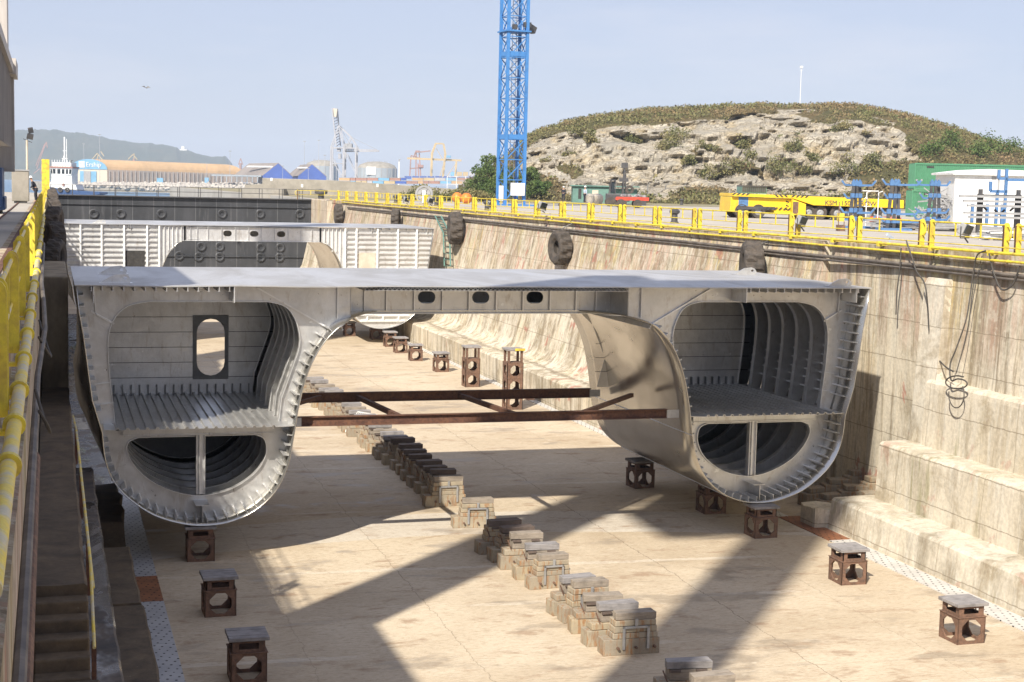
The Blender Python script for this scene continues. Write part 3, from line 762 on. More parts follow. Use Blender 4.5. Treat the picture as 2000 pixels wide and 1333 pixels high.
    # longitudinals standing on the shell
    if not front_bulkhead:
        acc = 0; pts = []
        for i in range(len(HPS)-1):
            a_, b_ = Vector(HPS[i]), Vector(HPS[i+1]); ln = (b_-a_).length; t = 0
            while acc + (ln-t) >= .33:
                t += .33-acc; acc = 0; c = a_+(b_-a_)*(t/ln); pts.append((c, (b_-a_).normalized()))
            acc += ln-t
        for s in (-1, 1):
            cnt = 0
            for c, d in pts:
                if c.x < 5.3 or (4.05 < c.y < 4.5): continue
                nrm = Vector((-d.y, d.x)); 
                if nrm.dot(Vector((9.7,4.9))-c) < 0: nrm = -nrm
                o1 = c+nrm*.015; o2 = c+nrm*.17
                upv = (s*nrm.x, 0, nrm.y)
                m = MB(); y1 = 8.1 if c.y < 8.2 else 1.3
                m.bar(((s*(o1.x+o2.x)/2), .22, (o1.y+o2.y)/2), ((s*(o1.x+o2.x)/2), y1, (o1.y+o2.y)/2), .016, .155, up=upv)
                o3 = c+nrm*.17+d*.0
                m.bar((s*o3.x, .22, o3.y), (s*o3.x, y1, o3.y), .055, .016, up=upv)
                m.build('longitudinal', M['alu_bright'], root); cnt += 1
    # lower deck with hat ridges
    if not front_bulkhead:
        for s in (-1, 1):
            m = MB(); pr = []; x = 7.25
            pr.append((6.84, 4.27)); pr.append((7.2, 4.25))
            while x < 12.2:
                pr += [(x,4.25),(x+.19,4.25),(x+.215,4.31),(x+.275,4.31),(x+.30,4.25)]; x += .30
            pr.append((12.7, 4.27)); m.sweep(mir(pr, s), .05, 8.1)
            m.build('lower_deck', M['alu'], root, solid=.02)
            m = MB(); m.box(min(s*7.35,s*12.1), max(s*7.35,s*12.1), 1.0, 1.05, 3.93, 4.2); m.box(min(s*7.35,s*12.1), max(s*7.35,s*12.1), .94, 1.1, 3.90, 3.93)
            m.build('deck_beam', M['alu'], root)
            for y in ys_[1:]:
                MB().box(min(s*7.3,s*12.1), max(s*7.3,s*12.1), y-.03, y, 3.9, 4.2).build('deck_beam', M['alu'], root)
            # H pillar
            px = s*9.68
            m = MB(); m.box(px-.14, px-.12, 1.0, 1.25, 1.95, 3.92); m.box(px+.12, px+.14, 1.0, 1.25, 1.95, 3.92); m.box(px-.12, px+.12, 1.11, 1.13, 1.95, 3.92)
            m.box(px-.05,px-.03,.99,1.11,1.95,3.92)
            m.build('pillar', M['alu_bright'], root)
            for y in ():
                m = MB(); m.box(px-.12, px-.10, y, y+.2, 1.95, 3.92); m.box(px+.10, px+.12, y, y+.2, 1.95, 3.92); m.box(px-.1,px+.1,y+.09,y+.11,1.95,3.92); m.build('pillar', M['alu'], root)
            # keel girder
            m = MB(); m.box(px-.012, px+.012, .35, 8, 1.2, 1.72); m.box(px-.22, px+.22, .35, 8, 1.72, 1.74); m.box(px-.012,px+.012,.30,.36,1.2,1.72)
            m.build('keel_girder', M['alu'], root)
            # bulkhead
            bp = [(6.3,4.25),(12.75,4.25),(13.0,5.2),(13.4,8.66),(4.9,8.66),(5.2,7.5),(6.05,6.7),(6.6,5.4)]
            bp = mir(bp, s)
            hole = mir(stadium(8.68+ .0, 5.95, 1.02, 2.1), -1) if s < 0 else []
            m = MB(); m.plate(bp, [hole] if hole else [], 8.1, 8.12)
            bk = m.build('bulkhead', M['alu'], root)
            m = MB()
            for z in (4.85,5.4,5.95,6.5,7.05,7.6):
                for xa, xb in (((-12.6,-9.3),(-8.05,-6.1)) if s < 0 else ((6.2,12.8),)):
                    m.box(xa, xb, 8.085, 8.1, z, z+.018)
            m.build('stiffener_line', M['steel_dark'], bk)
            if s < 0:
                m = MB(); fr_ = [(-9.32,4.78),(-8.04,4.78),(-8.04,7.12),(-9.32,7.12)]
                m.plate(fr_, [mir(stadium(8.68,5.95,1.0,2.08),-1)], 8.06, 8.09); m.build('door_frame', M['rust_dark'] if False else M['grey'], bk)
            # dark hat ends along the bulkhead foot
            x = 7.3
            while x < 12.2: m = MB().box(s*x-.02, s*x+.02, 7.95, 8.1, 4.27, 4.6); m.build('foot_bracket', M['grey'], bk); x += .30
    # centre cross beam with three oval openings
    yb = 2.95 if not front_bulkhead else .25
    m = MB(); hs = [stadium(-1.88,8.16,.62,.42), stadium(.05,8.16,.62,.42), stadium(2.02,8.16,.62,.42)]
    m.plate([(-5.0,7.62),(5.0,7.62),(5.0,8.66),(-5.0,8.66)], hs, yb, yb+.02)
    cb_ = m.build('cross_beam', M['alu_bright' if front_bulkhead else 'alu'], root)
    m = MB().box(-5.2,4.9,yb-.14,yb+.16,7.60,7.62); m.build('beam_flange', M['alu_bright'], cb_)
    for x in (-4.55,-4.06,-3.3,-2.33,-1.34,-.39,.59,1.56,2.56,3.52,4.27):
        m = MB().box(x-.02,x+.02,yb-.11,yb,7.72,8.64); m.build('beam_stiffener', M['alu_bright'], cb_)
    for s in (-1,1):
        m = MB().box(s*4.85-.012, s*4.85+.012, (1.2 if not front_bulkhead else .2), L-.4, 7.66, 8.66); m.build('side_girder', M['alu'], root)
    MB().box(-5,5,6.2,6.22,7.72,8.6).build('cross_beam', M['alu'], root)
    if front_bulkhead:
        # corrugated white bulkheads with horizontal ribs
        for s in (-1, 1):
            m = MB(); z = 4.9
            while z < 8.5:
                xo = 13.0+(z-5)*.13; xi = 6.75 if z < 6.2 else 6.9
                pieces = [(xi, xo)]
                if z < 6.9: pieces = [(xi, 7.75 if s<0 else 7.75), (9.1, xo)]
                for a_, b_ in pieces:
                    q = MB()
                    m.add([(s*a_,.25,z),(s*b_,.25,z),(s*b_,.10,z+.03),(s*a_,.10,z+.03),(s*b_,.10,z+.10),(s*a_,.10,z+.10),(s*b_,.25,z+.22),(s*a_,.25,z+.22)],
                          [(0,1,2,3),(3,2,4,5),(5,4,6,7)])
                z += .37
            m.build('horizontal_stiffener', M['alu_bright'], root)
            for x in (12.2, 10.75, 9.2, 7.6, 6.75):
                m = MB().box(s*x-.06, s*x+.06, .0, .25, (4.3 if x not in (9.2,7.6) else 4.3), 8.66); m.build('vertical_stiffener', M['white'], root)
            for x in (6.4,6.1,5.8,5.5,5.2):
                m = MB().box(s*x-.02, s*x+.02, .1, .25, 6.0 if x>6.2 else (6.9 if x>5.7 else 7.5), 8.66); m.build('vertical_stiffener', M['white'], root)
            m = MB().box(min(s*7.72,s*9.1), max(s*7.72,s*9.1), .2, .24, 5.4, 6.85)
            m.build('doorway', M['black' if s<0 else 'cream'], root)
            m = MB()
            for x in (8.5,9.7,10.9): m.box(s*x-.05, s*x+.05, .05,.25,1.75 if x!=9.7 else 1.8,2.1)
            m.box(min(s*8,s*11.4),max(s*8,s*11.4),.05,.25,1.7,1.78); m.box(min(s*7.7,s*11.7),max(s*7.7,s*11.7),.05,.25,2.1,2.18)
            m.build('bottom_stiffener', M['white'], root)
    # lifting eyes
    for (x, y) in (((-12.3,.9),(-12.2,5.6),(12.6,.5),(12.2,7.4)) if not front_bulkhead else ((-10.9,.3),)):
        m = MB(); hole = [(x+.28+.07*math.cos(t*PI/4), 8.9+.055*math.sin(t*PI/4)) for t in range(8)]
        m.plate([(x-.5,8.75),(x+.42,8.75),(x+.46,8.86),(x+.38,8.98),(x+.25,9.03),(x-.05,9.0),(x-.25,8.9)], [hole], y, y+.06)
        m.box(x-.5,x+.5,y-.25,y+.3,8.74,8.76)
        m.build('lifting_eye', M['alu_bright'] if x<0 else M['alu'], root)
    return root
sec1 = hull_section(48.3, 'near twin-hull aluminium ship section with open ends on stands')
sec2 = hull_section(113.0, 'far aluminium ship section closed by white ribbed bulkheads', True, L=11)

# steel bracing between the hulls of the near section
br = empty('steel_bracing', (14.25, 49, 4.3), label='brown steel I-beams bracing the two hulls of the near section', cat='bracing')
def ibeam(m, x0, x1, y, z, h=.30, w=.22):
    m.box(x0,x1,y-w/2,y+w/2,z-h/2,z-h/2+.02); m.box(x0,x1,y-w/2,y+w/2,z+h/2-.02,z+h/2); m.box(x0,x1,y-.01,y+.01,z-h/2+.02,z+h/2-.02)
m = MB(); ibeam(m, -6.85, 6.2, 0, 0, .31); m.build('beam', M['rust_dark'], br)
m = MB(); ibeam(m, -6.6, 6.25, 8.0, -.36, .36); m.build('beam', M['rust_dark'], br)
for x in (-3.1, .9): m = MB(); m.bar((x,.1,0),(x-.02,7.9,-.36),.16,.16); m.build('brace', M['rust_dark'], br)
m = MB(); m.bar((3.0,.2,.0),(6.3,3.6,.15),.14,.14); m.build('brace', M['rust'], br)
m = MB(); m.bar((-6.6,3.8,-.1),(-4.6,7.7,-.3),.14,.14); m.build('brace', M['rust_dark'], br)
for (x,y,z) in ((-6.75,-.13,0),(6.4,-.13,0),(6.4,7.87,-.36)):
    m = MB().box(x-.22,x+.22,y,y+.02,z-.14,z+.14); m.build('end_plate', M['steel'], br)

# ================================================================ STANDS
def stand(name='support_stand', wood='wood_grey', mat='rust'):
    r = empty(name)
    def ring(z0, z1, wx, holes_fn):
        for k in range(4):
            m = MB(); poly = [(-wx/2,z0),(wx/2,z0),(wx/2,z1),(-wx/2,z1)]
            m.M = Matrix.Rotation(k*PI/2,4,'Z')
            m.plate(poly, [holes_fn], -wx/2, -wx/2+.03)
            m.build('side_plate', M[mat], r)
    oc = [(.30*math.cos(PI/8+i*PI/4), .36+.30*math.sin(PI/8+i*PI/4)) for i in range(8)]
    ring(0, .70, .80, oc)
    ring(.715, .99, .72, [(-.22,.79),(.22,.79),(.22,.93),(-.22,.93)])
    m = MB().box(-.42,.42,-.42,.42,.70,.715); m.build('mid_plate', M[mat], r)
    m = MB()
    for i in range(4): m.cb((0,-.33+i*.22,1.035),.90,.205,.085+.01*(i%2))
    m.build('timber_top', M[wood], r, bevel=.01)
    return r
proto = stand()
sites = []
def st_at(x, y, lab, o=None, rz=0, sc=1.0):
    o = dup(proto, None, lab, (x, y, 0), rz, (1,1,sc)) if o is None else o
    o.location = (x,y,0); o.rotation_euler.z = rz; o.scale = (1.08,1.08,1.04*sc)
    tag(o, lab, 'support stand', 'rusty steel support stands on the dock floor'); return o
st_at(4.5,36.55,'rusty stand with grey timber top nearest the camera on the left', proto)
st_at(4.43,42.4,'rusty stand in shade, second from the near end on the left',rz=.02)
st_at(4.5,48.75,'rusty stand under the front edge of the left hull',rz=-.03)
st_at(23.72,35.55,'rusty stand nearest the camera on the right by the drain strip',rz=.03)
st_at(23.72,41.85,'rusty stand second from the near end on the right',rz=-.02)
st_at(23.85,48.25,'rusty stand under the front edge of the right hull',rz=.02)
st_at(23.75,52.3,'dark rusty stand second under the right hull',rz=0)
st_at(22.9,57.4,'dark rusty stand seen beside the inner side of the right hull',rz=.1)
st_at(24.2,96.0,'single rusty stand standing clear in the sun behind the bracing',rz=.06,sc=1.12)
st_at(23.95,102.2,'rusty stand fourth in front of the far section',rz=-.04)
st_at(24.0,107.2,'rusty stand with grey timber top third in front of the far section',rz=.03)
st_at(24.15,111.4,'rusty stand just in front of the far section bottom',rz=0)
st_at(24.2,116.8,'rusty stand carrying the far section, second under its right hull')
st_at(22.6,119.5,'dark rusty stand deeper under the far section right hull')
# tall stacked stands
def tall(x, y, levels, lab, yellow):
    r = empty('tall_support_stand', (x,y,0), 0, lab, 'support stand', 'rusty steel support stands on the dock floor')
    z = 0
    for k in range(levels):
        oc = [(.30*math.cos(PI/8+i*PI/4), z+.42+.30*math.sin(PI/8+i*PI/4)) for i in range(8)]
        for q in range(4):
            m = MB(); m.M = Matrix.Rotation(q*PI/2,4,'Z'); m.plate([(-.45,z),(.45,z),(.45,z+.84),(-.45,z+.84)],[oc],-.45,-.42); m.build('side_plate', M['rust'], r)
        MB().box(-.46,.46,-.46,.46,z+.84,z+.855).build('mid_plate', M['rust'], r)
        z += .855
    for sx in (-1,1):
        for sy in (-1,1): MB().box(sx*.36-.06,sx*.36+.06,sy*.36-.06,sy*.36+.06,z,z+.62).build('upright', M['rust'], r)
    MB().box(-.46,.46,-.46,.46,z+.62,z+.64).build('mid_plate', M['rust'], r)
    m = MB()
    for i in range(4): m.cb((.0,-.36+i*.24,z+.70),1.0,.22,.11)
    m.build('timber_top', M['wood_grey'], r, bevel=.01)
    if yellow: MB().box(-.05,.5,-.55,-.49,z+.66,z+.78).build('painted_edge', M['yellow'], r)
    return r
tall(24.2, 88.6, 2, 'rusty double-height stand in the sun behind the bracing', False)
tall(24.0, 79.2, 3, 'tallest rusty stand with yellow-edged timber top behind the bracing', True)

# ================================================================ KEEL BLOCKS
def keel_block(kind, capm):
    r = empty('keel_block')
    w1 = 1.5
    m = MB(); m.cb((-.1,0,.21),w1,.52,.42); m.build('base_block', M['block'], r, bevel=.014)
    if kind == 0:
        m = MB(); m.cb((0,0,.50),1.2,.50,.15); m.build('middle_block', M['block'], r, bevel=.02)
        m = MB(); m.cb((0,0,.665),1.16,.48,.16); m.cb((0,0,.83),1.1,.5,.15); m.build('middle_block', M['block'], r, bevel=.02)
    else:
        m = MB(); m.cb((-.1,0,.52),1.25,.50,.18); m.build('middle_block', M['block'], r, bevel=.02)
        m = MB(); m.cb((.05,0,.76),1.0,.42,.27); m.build('middle_block', M['wood'], r, bevel=.01)
    m = MB(); m.cb((.02,-.11,.905+.10),1.08,.2,.18,.0,.012); m.cb((.04,.11,.905+.098),1.02,.2,.172,.02,-.01); m.build('timber_cap', M[capm], r, bevel=.008)
    return r
def clamp(r, side=False):
    m = MB(); y = -.31
    m.box(-.36,.36,y,y+.035,.70,.76); m.box(-.36,-.29,y,y+.035,.15,.76); m.box(.29,.36,y,y+.035,.15,.76); m.box(-.04,.04,y,y+.035,.76,.95)
    m.build('clamp_bracket', M['steel'], r, bevel=.006)
    for x in (-.48,.0,.5):
        a_ = MB().tube([(x,-.36,.2),(x,-.24,.2)], .035, 8); a_.build('bolt', M['rust'], r)
KP = [keel_block(0,'wood'), keel_block(1,'wood_grey'), keel_block(0,'wood_dark'), keel_block(1,'wood')]
clamp(KP[0])
for kb_ in KP[1:]:
    for x_ in (-.42,.38):
        MB().tube([(x_,-.33,.25),(x_,-.22,.25)], .03, 6).build('bolt', M['rust'], kb_)
    m = MB(); m.bar((-.62,-.235,.9),(-.50,-.235,.58),.03); m.build('strap', M['rust'], kb_)
    m = MB().box(-.46,-.2,-.27,-.22,.84,.905); m.build('wedge', M['wood_dark'], kb_)
    m = MB().box(.16,.42,-.28,-.22,.85,.905); m.build('wedge', M['wood_dark'], kb_)
nonlocal_first = [True]*4
caps = [(1390,1318,3),(1345,1285,1),(1233,1196,0),(1205,1179,1),(1173,1158,3),(1152,1137,0),(1124,1124,1),(1074,1079,0),(1053,1062,1),(1026,1044,3),(1006,1030,2),(984,1016,2),(930,971,0),
        (875,933,0),(864,920,2),(850,909,2),(834,898,2),(821,887,2),(809,877,2),(798,868,2),(784,859,2),(771,850,1),(762,843,1),(751,836,3),(740,829,1),(729,822,3),(713,809,1),(702,801,1),(692,794,3),(686,787,1),(672,777,1),(663,771,3),(650,762,1),(642,757,1),(632,749,3),(623,742,1),(612,734,1)]
rnd = random.Random(3)
KB_desc = ['with pale stained blocks and a steel clamp','with a grey weathered cap','with a dark brown timber cap','with a worn brown cap']
for i, (px, py, k) in enumerate(caps):
    p_ = pl(px, py, 2, 1.06)
    lab = '%s keel block from the near end, %s' % (ORD[i], KB_desc[k]) if i else 'nearest keel block cut by the bottom edge, with a worn brown cap'
    if nonlocal_first[k]: o = KP[k]; nonlocal_first[k] = False
    else: o = dup(KP[k])
    o.location = (p_.x + rnd.uniform(-.05,.05), p_.y, 0); o.rotation_euler.z = rnd.uniform(-.11,.11)
    o.scale = (rnd.uniform(.88,1.06), rnd.uniform(.85,1.02), rnd.uniform(.90,1.06))
    tag(o, lab, 'keel block', 'keel blocks in a line along the dock floor')
# loose blocks stored in the niche behind the right hull
rnd = random.Random(9)
for i in range(9):
    x = 28.3+(i%3)*.95; y = 50.2+(i//3)*1.3; h = .5+.3*((i%3)) 
    m = MB(); m.cb((0,0,h/2-.01),1.1,.6,h); m.cb((.1,0,h+.1),.9,.5,.2)
    o = m.build('stored_block', M['block'], bevel=.03, loc=(x,y,0), rz=rnd.uniform(-.2,.2))
    tag(o, 'weathered concrete block in the stored pile behind the right hull', 'stored block', 'blocks piled in the dark niche behind the right hull')
# aluminium grating leaning on the keel blocks
g = pl(700,850,2,0); gr = empty('crowd_barrier', (g.x,g.y,0), math.radians(-58), 'pale slatted metal grating leaning against the keel blocks', 'grating')
m = MB(); m.bar((-.9,0,.05),(.9,0,.05),.04); m.bar((-.9,.55,1.0),(.9,.55,1.0),.04); m.bar((-.9,0,.05),(-.9,.55,1.0),.04); m.bar((.9,0,.05),(.9,.55,1.0),.04); m.build('frame', M['white'], gr)
m = MB()
for i in range(13): x=-.8+i*.133; m.bar((x,0,.05),(x,.55,1.0),.03)
m.build('slats', M['white'], gr)

# closing plates behind the lower openings of the near section
for s in (-1, 1):
    lp = [(6.95,3.9),(7.1,3.0),(7.5,2.2),(8.15,1.6),(8.95,1.28),(9.7,1.2),(10.4,1.3),(11.15,1.6),(11.85,2.1),(12.3,2.65),(12.6,3.3),(12.72,4.2),(6.9,4.2)]
    MB().plate(mir(lp, s), [], 8.1, 8.12).build('bulkhead', M['grey'], sec1)

# ================================================================ GATE
gt = empty('dock_gate', (15.5,181,0), label='dark grey steel dock gate with walkway railing across the far end', cat='dock gate')
m = MB().box(-15.8,15.4,0,2.2,0,9.9); m.build('gate_body', M['caisson'], gt)
m = MB()
for z in (9.0,7.15,5.2,3.2): m.box(-15.6,15.6,-.18,0,z-.06,z+.06)
m.build('horizontal_rib', M['caisson'], gt)
m = MB().box(-15.8,16,-.4,2.3,9.9,10.0); m.build('walkway', M['steel_dark'], gt)
for yy in (-.35, 2.2):
    m = MB()
    for i in range(14): x=-15.4+i*2.36; m.box(x-.035,x+.035,yy-.035,yy+.035,10,11.15)
    for z in (10.55,11.12): m.box(-15.4,15.5,yy-.02,yy+.02,z-.02,z+.02)
    m.build('railing', M['steel_dark'], gt)
def gate_tyre(x, z, r, lab, proto_=[None]):
    if proto_[0] is None:
        e = MB(); prof = [(r*.45,-.12),(r*.8,-.2),(r,-.12),(r,.0),(r*.45,0)]
        e.lathe(prof, 20, axis='Y', closed=True, mod=lambda rr,h,i,j: rr*(1.07 if (j%2 and i==2) else 1))
        o = e.build('gate_fender', M['caisson']); proto_[0] = o
    else: o = proto_[0].copy(); COL.objects.link(o)
    o.location = (x, 181-.0, z); tag(o, lab, 'tyre fender', 'round fenders fixed to the dock gate')
for i,(px) in enumerate((183,236,315,434,508,585)):
    p_ = pl(px,418,1,181); gate_tyre(p_.x, p_.z, .55, '%s round fender from the left in the top row of the gate'%ORD[i])
for i,(px,py) in enumerate(((393,482),(429,482),(509,484),(547,484),(350,500),(388,502),(429,502),(509,503),(546,503))):
    p_ = pl(px,py,1,181); o_r = .5
    gate_tyre(p_.x, p_.z, .5, '%s small round fender seen through the arch, counted from the left'%ORD[i])
# entrance pier with mooring drum
b = MB().box(29.5,31.5,170,180.9,0,10.06); b.build('entrance_pier', M['step'], rw, bevel=.08)
m = MB(); m.lathe([(0,0),(.7,0),(.7,.25),(.35,.35),(.35,1.0),(.75,1.1),(.75,1.5),(0,1.6)], 18)
o = m.build('mooring_drum', M['steel_dark'], smooth=True, loc=tuple(pl(627,397,1,179.5))); tag(o,'dark rounded fender drum at the right end of the dock gate','fender drum')

# ================================================================ TYRES
def wheel(D=2.0, Wd=.85):
    R_ = D/2; hw = Wd/2
    prof = [(R_*.42,-hw*.55),(R_*.55,-hw*.85),(R_*.80,-hw),(R_*.93,-hw*.92),(R_,-hw*.7),(R_*1.0,-hw*.25),(R_*1.0,hw*.25),(R_,hw*.7),(R_*.93,hw*.92),(R_*.80,hw),(R_*.55,hw*.85),(R_*.42,hw*.55),(R_*.50,0)]
    n = 48
    def mod(r, h, i, j):
        if i in (4,5): return r*(.95 if (j//2)%2 else 1.05)
        if i in (6,7): return r*(.95 if ((j+1)//2)%2 else 1.05)
        return r
    m = MB(); m.lathe(prof, n, axis='X', closed=True, mod=mod); return m
tp = wheel().build('tyre_fender', M['tyre'])
def tyre(loc, lab, D=2.0, rot=(0,0,0), first=[True], sx=1.0):
    global tp
    o = tp if first[0] else tp.copy()
    if not first[0]: COL.objects.link(o)
    first[0] = False
    o.location = loc; o.rotation_euler = rot; o.scale = (D/2*sx, D/2, D/2); tag(o, lab, 'tyre fender', 'large old tyres hung on the dock walls as fenders'); return o
def hang(o_loc, x, lab):
    m = MB().tube([(o_loc[0]+.1,o_loc[1],o_loc[2]+.7),(o_loc[0]+.05,o_loc[1]+.03,9.6),(x,o_loc[1]+.05,10.02)], .035, 6)
    o = m.build('hanging_chain', M['steel_dark'], smooth=True); tag(o, lab, 'chain', 'chains holding the tyre fenders')
for px,py,lab,D,rz in ((661,418,'worn tyre on the right wall nearest the gate',2.1,-.05),(773,428,'treaded tyre on the right wall behind the far section deck',1.8,-.35),(889,446,'big treaded tyre on the right wall beside the green ladder',2.5,-.12),
                    (1094,484,'tyre hanging free with open centre on the sunlit right wall',2.1,.12),(1468,520,'tyre on the right wall just above the near section deck',2.2,-.3)):
    p_ = pl(px,py,0,29.2); tyre((p_.x,p_.y,p_.z), lab, D*.945, (.05,0,rz)); hang((p_.x+.05,p_.y,p_.z), 30.2, 'chain holding the '+lab.split(' on ')[0].split(' hanging')[0]+' at '+('%s hanging point'%ORD[int(px>700)+int(px>800)+int(px>1000)+int(px>1400)]) )
for i,(px,py,Yv,D) in enumerate(((109,502,64,1.35),(107,466,74,1.5),(106,436,88,1.75),(104,415,100,1.6),(103,400,120,1.8),(102,390,145,1.8))):
    p_ = pl(px,py,1,Yv); tyre((p_.x,p_.y,p_.z), '%s heavy tyre from the near end on the shaded left wall'%ORD[i], D, (.1,0,(-.25,.3,-.2,.25,0,0)[i]), sx=1.1)

# ================================================================ RAILINGS AND PIPES
def rail_panel(Ln=4.75, worn=False):
    r = empty('railing_panel'); pm = M['yellow']
    for y in (0, Ln):
        m = MB(); pts = [(-.11,0),(.11,0),(.11,1.02)]+[(.11*math.cos(t*PI/6),1.02+.11*math.sin(t*PI/6)) for t in range(1,6)]+[(-.11,1.02)]
        m.plate(pts, [], y-.03, y+.03); m.box(-.125,-.108,y-.05,y+.05,0,1.05); m.build('post', pm, r)
        m = MB().box(-.13,-.126,y-.052,y+.052,0,1.05); m.build('post_edge', M['rust_dark'], r)
    m = MB().tube([(0,.03,1.04),(0,Ln-.03,1.04)], .032, 8); m.build('top_rail', M['yellow_worn' if worn else 'yellow'], r, smooth=True)
    m = MB().tube([(0,.03,.55),(0,Ln-.03,.55)], .022, 8); m.build('mid_rail', M['yellow_worn' if worn else 'yellow'], r, smooth=True)
    for y in (Ln*.33, Ln*.67): MB().box(-.02,.02,y-.03,y+.03,.55,1.03).build('baluster', pm, r)
    for y, s in ((0,-1),(Ln,1)):
        lp = [(0,y,1.0),(0,y+s*.18,.98),(0,y+s*.26,.88),(0,y+s*.26,.62),(0,y+s*.18,.53),(0,y,.52)]
        MB().tube(lp, .03, 6).build('end_loop', pm, r, smooth=True)
    return r
RP = rail_panel(); RPL = rail_panel(4.75, True)
first = True; k = 0; y = 28.7
while y < 165:
    lab = '%s yellow railing panel from the near end on the right dock edge'%(ORD[k] if k < len(ORD) else 'last')
    o = RP if first else dup(RP); first = False
    o.location = (30.42,y,10.11); o.scale = (.95,.95,.95); tag(o, lab, 'railing', 'yellow railing panels along the dock edges'); y += 5.18; k += 1
first = True; y = 9.5; k = 0
while y < 150:
    lab = '%s yellow railing panel from the near end on the left dock edge'%(ORD[k] if k < len(ORD) else 'last')
    o = RPL if first else dup(RPL); first = False
    o.location = (-.45,y,9.86); o.scale = (.72,1,1.08); tag(o, lab, 'railing', 'yellow railing panels along the dock edges'); y += 5.2; k += 1
# end panels across the gate abutment
o = dup(RP); o.location = (30.6,169.5,10.1); o.scale = (.95,.95,.95); o.rotation_euler.z = PI/2+.02; tag(o,'yellow railing panel turned across the end by the gate','railing','yellow railing panels along the dock edges')
def wall_pipe(name, pts, r, mat, lab, cat, br_x=None, n=8):
    e = empty(name, (0,0,0), label=lab, cat=cat)
    MB().tube(pts, r, n).build('pipe', mat, e, smooth=True)
    return e
def ysamp(x, z, y0, y1, st=6, w=.015): 
    out=[]; y=y0
    while y<=y1: out.append((x+rnd.uniform(-w,w), y, z+rnd.uniform(-w,w))); y+=st
    return out
e = wall_pipe('yellow_pipe', ysamp(29.98,10.20,26,164), .052, M['yellow'], 'upper yellow pipe along the right dock coping', 'pipe')
for i in range(40):
    yv = 30+i*3.6; m = MB(); m.box(29.92,30.5,yv,yv+.1,10.112,10.16); m.box(29.90,30.06,yv-.02,yv+.12,10.08,10.27); m.build('bracket', M['yellow'], e)
e = wall_pipe('yellow_pipe', ysamp(29.95,9.95,26,164), .043, M['yellow'], 'lower yellow pipe on the right dock wall just below the coping', 'pipe')
for i in range(36):
    yv = 31.5+i*4.1; m = MB().box(29.93,30.32,yv,yv+.06,9.92,9.98); m.build('bracket', M['yellow_worn'], e)
e = wall_pipe('yellow_pipe', ysamp(30.2,10.36,26,164), .02, M['yellow'], 'thin yellow conduit laid on the right coping', 'pipe')
for zz_,rr,lb in ((9.50,.065,'upper dark conduit along the top of the right wall'),(9.37,.048,'lower dark conduit along the top of the right wall')):
    wall_pipe('dark_conduit', ysamp(30.14,zz_,26,55)+ysamp(29.93,zz_,58,164), rr, M['pipe'], lb, 'conduit')
e = wall_pipe('yellow_pipe', ysamp(-.30,9.92,8,60,3,.006)+ysamp(-.30,9.92,63,150), .062, M['yellow_worn'], 'thick yellow pipe with flanges along the left dock edge', 'pipe', n=14)
for i,yv in enumerate((11.5,13.4,15.6,18.3,21.2,24.2,27.6,31,35,39.5,44,50,56,63,71,80)):
    m = MB(); m.M = Matrix.Translation((-.30,yv,9.92)); m.lathe([(0,-.05),(.095,-.05),(.095,.05),(0,.05)], 16, axis='Y'); m.M=None
    m.box(-.62,-.30,yv-.08,yv+.08,9.84,9.88)
    m.build('flange', M['yellow'], e)
wall_pipe('cable_tray', [(-.2,y,8.95+.0*y) for y in (6,10,14,18,21,23,24.5)]+[(-.16,26,9.1),(-.1,29,9.25),(-.14,33,9.45),(-.2,38,9.5),(-.22,60,9.5)], .045, M['pipe'], 'grey bundled cable hose fixed below the left coping', 'cable')
wall_pipe('red_pipe', [(-.27,y,7.6) for y in (5,15,25)], .10, M['rust'], 'rust red pipe low on the left dock wall', 'pipe')
def hose(pts, r, lab, mat='hose', n=8, smooth_n=5):
    m = MB().tube(catmull([tuple(p) for p in pts], smooth_n), r, n); o = m.build('cable', M[mat], smooth=True); tag(o, lab, 'cable'); return o
def wp(px, py, X): return tuple(pl(px, py, 0, min(X, 30.02) if X < 30.6 else 29.9))
hose([wp(1770,470,31.0),wp(1782,505,30.6),wp(1790,530,29.9),wp(1806,555,29.6),wp(1812,600,29.75),wp(1815,650,29.9),wp(1826,692,30.0),wp(1846,716,29.8),wp(1862,726,29.5)], .028, 'long black cable drooping from the coping beside the pilaster')
hose([wp(1925,490,31.2),wp(1908,500,30.7),wp(1900,540,30.0),wp(1888,620,29.8),wp(1868,680,29.6),wp(1856,712,29.5)]+[wp(1868+21*math.cos(t*PI/5-2.1),752+11*math.sin(t*PI/5-2.1)-(t*.6),29.35) for t in range(13)], .026, 'black cable looped in a knot on the buttress ledge')
hose([wp(1868+15*math.cos(t*PI/8-.6),770+27*math.sin(t*PI/8-.6),29.3) for t in range(11)], .02, 'hanging end of the looped cable below the buttress ledge')
hose([wp(1918,500,30.5),wp(1905,560,29.95),wp(1888,650,29.7),wp(1868,730,29.4)], .014, 'thin cord hanging beside the looped black cable')
hose([wp(1932,495,31.1),wp(1940,530,30.3),wp(1955,565,30.2),wp(1975,560,30.2),wp(1985,540,30.25),wp(1992,520,30.5)], .03, 'short black cable loop hanging at the right frame edge')
hose([wp(1760,485,31.1),wp(1757,530,30.9),wp(1752,570,30.95),wp(1750,615,31.0)], .025, 'short black cable hanging left of the pilaster')
hose([(-.2,21,9.2),(-.1,20.6,8.9),(-.02,20.3,8.75),(-.05,19.9,8.9),(-.15,19.8,9.1)], .022, 'small black hose loop on the left wall')
hose([(-.2,29,9.4),(-.06,28.3,9.0),(-.0,27.6,8.9),(-.1,27.2,9.1),(-.2,27,9.3)], .02, 'black hose loop below the left pipe further back')
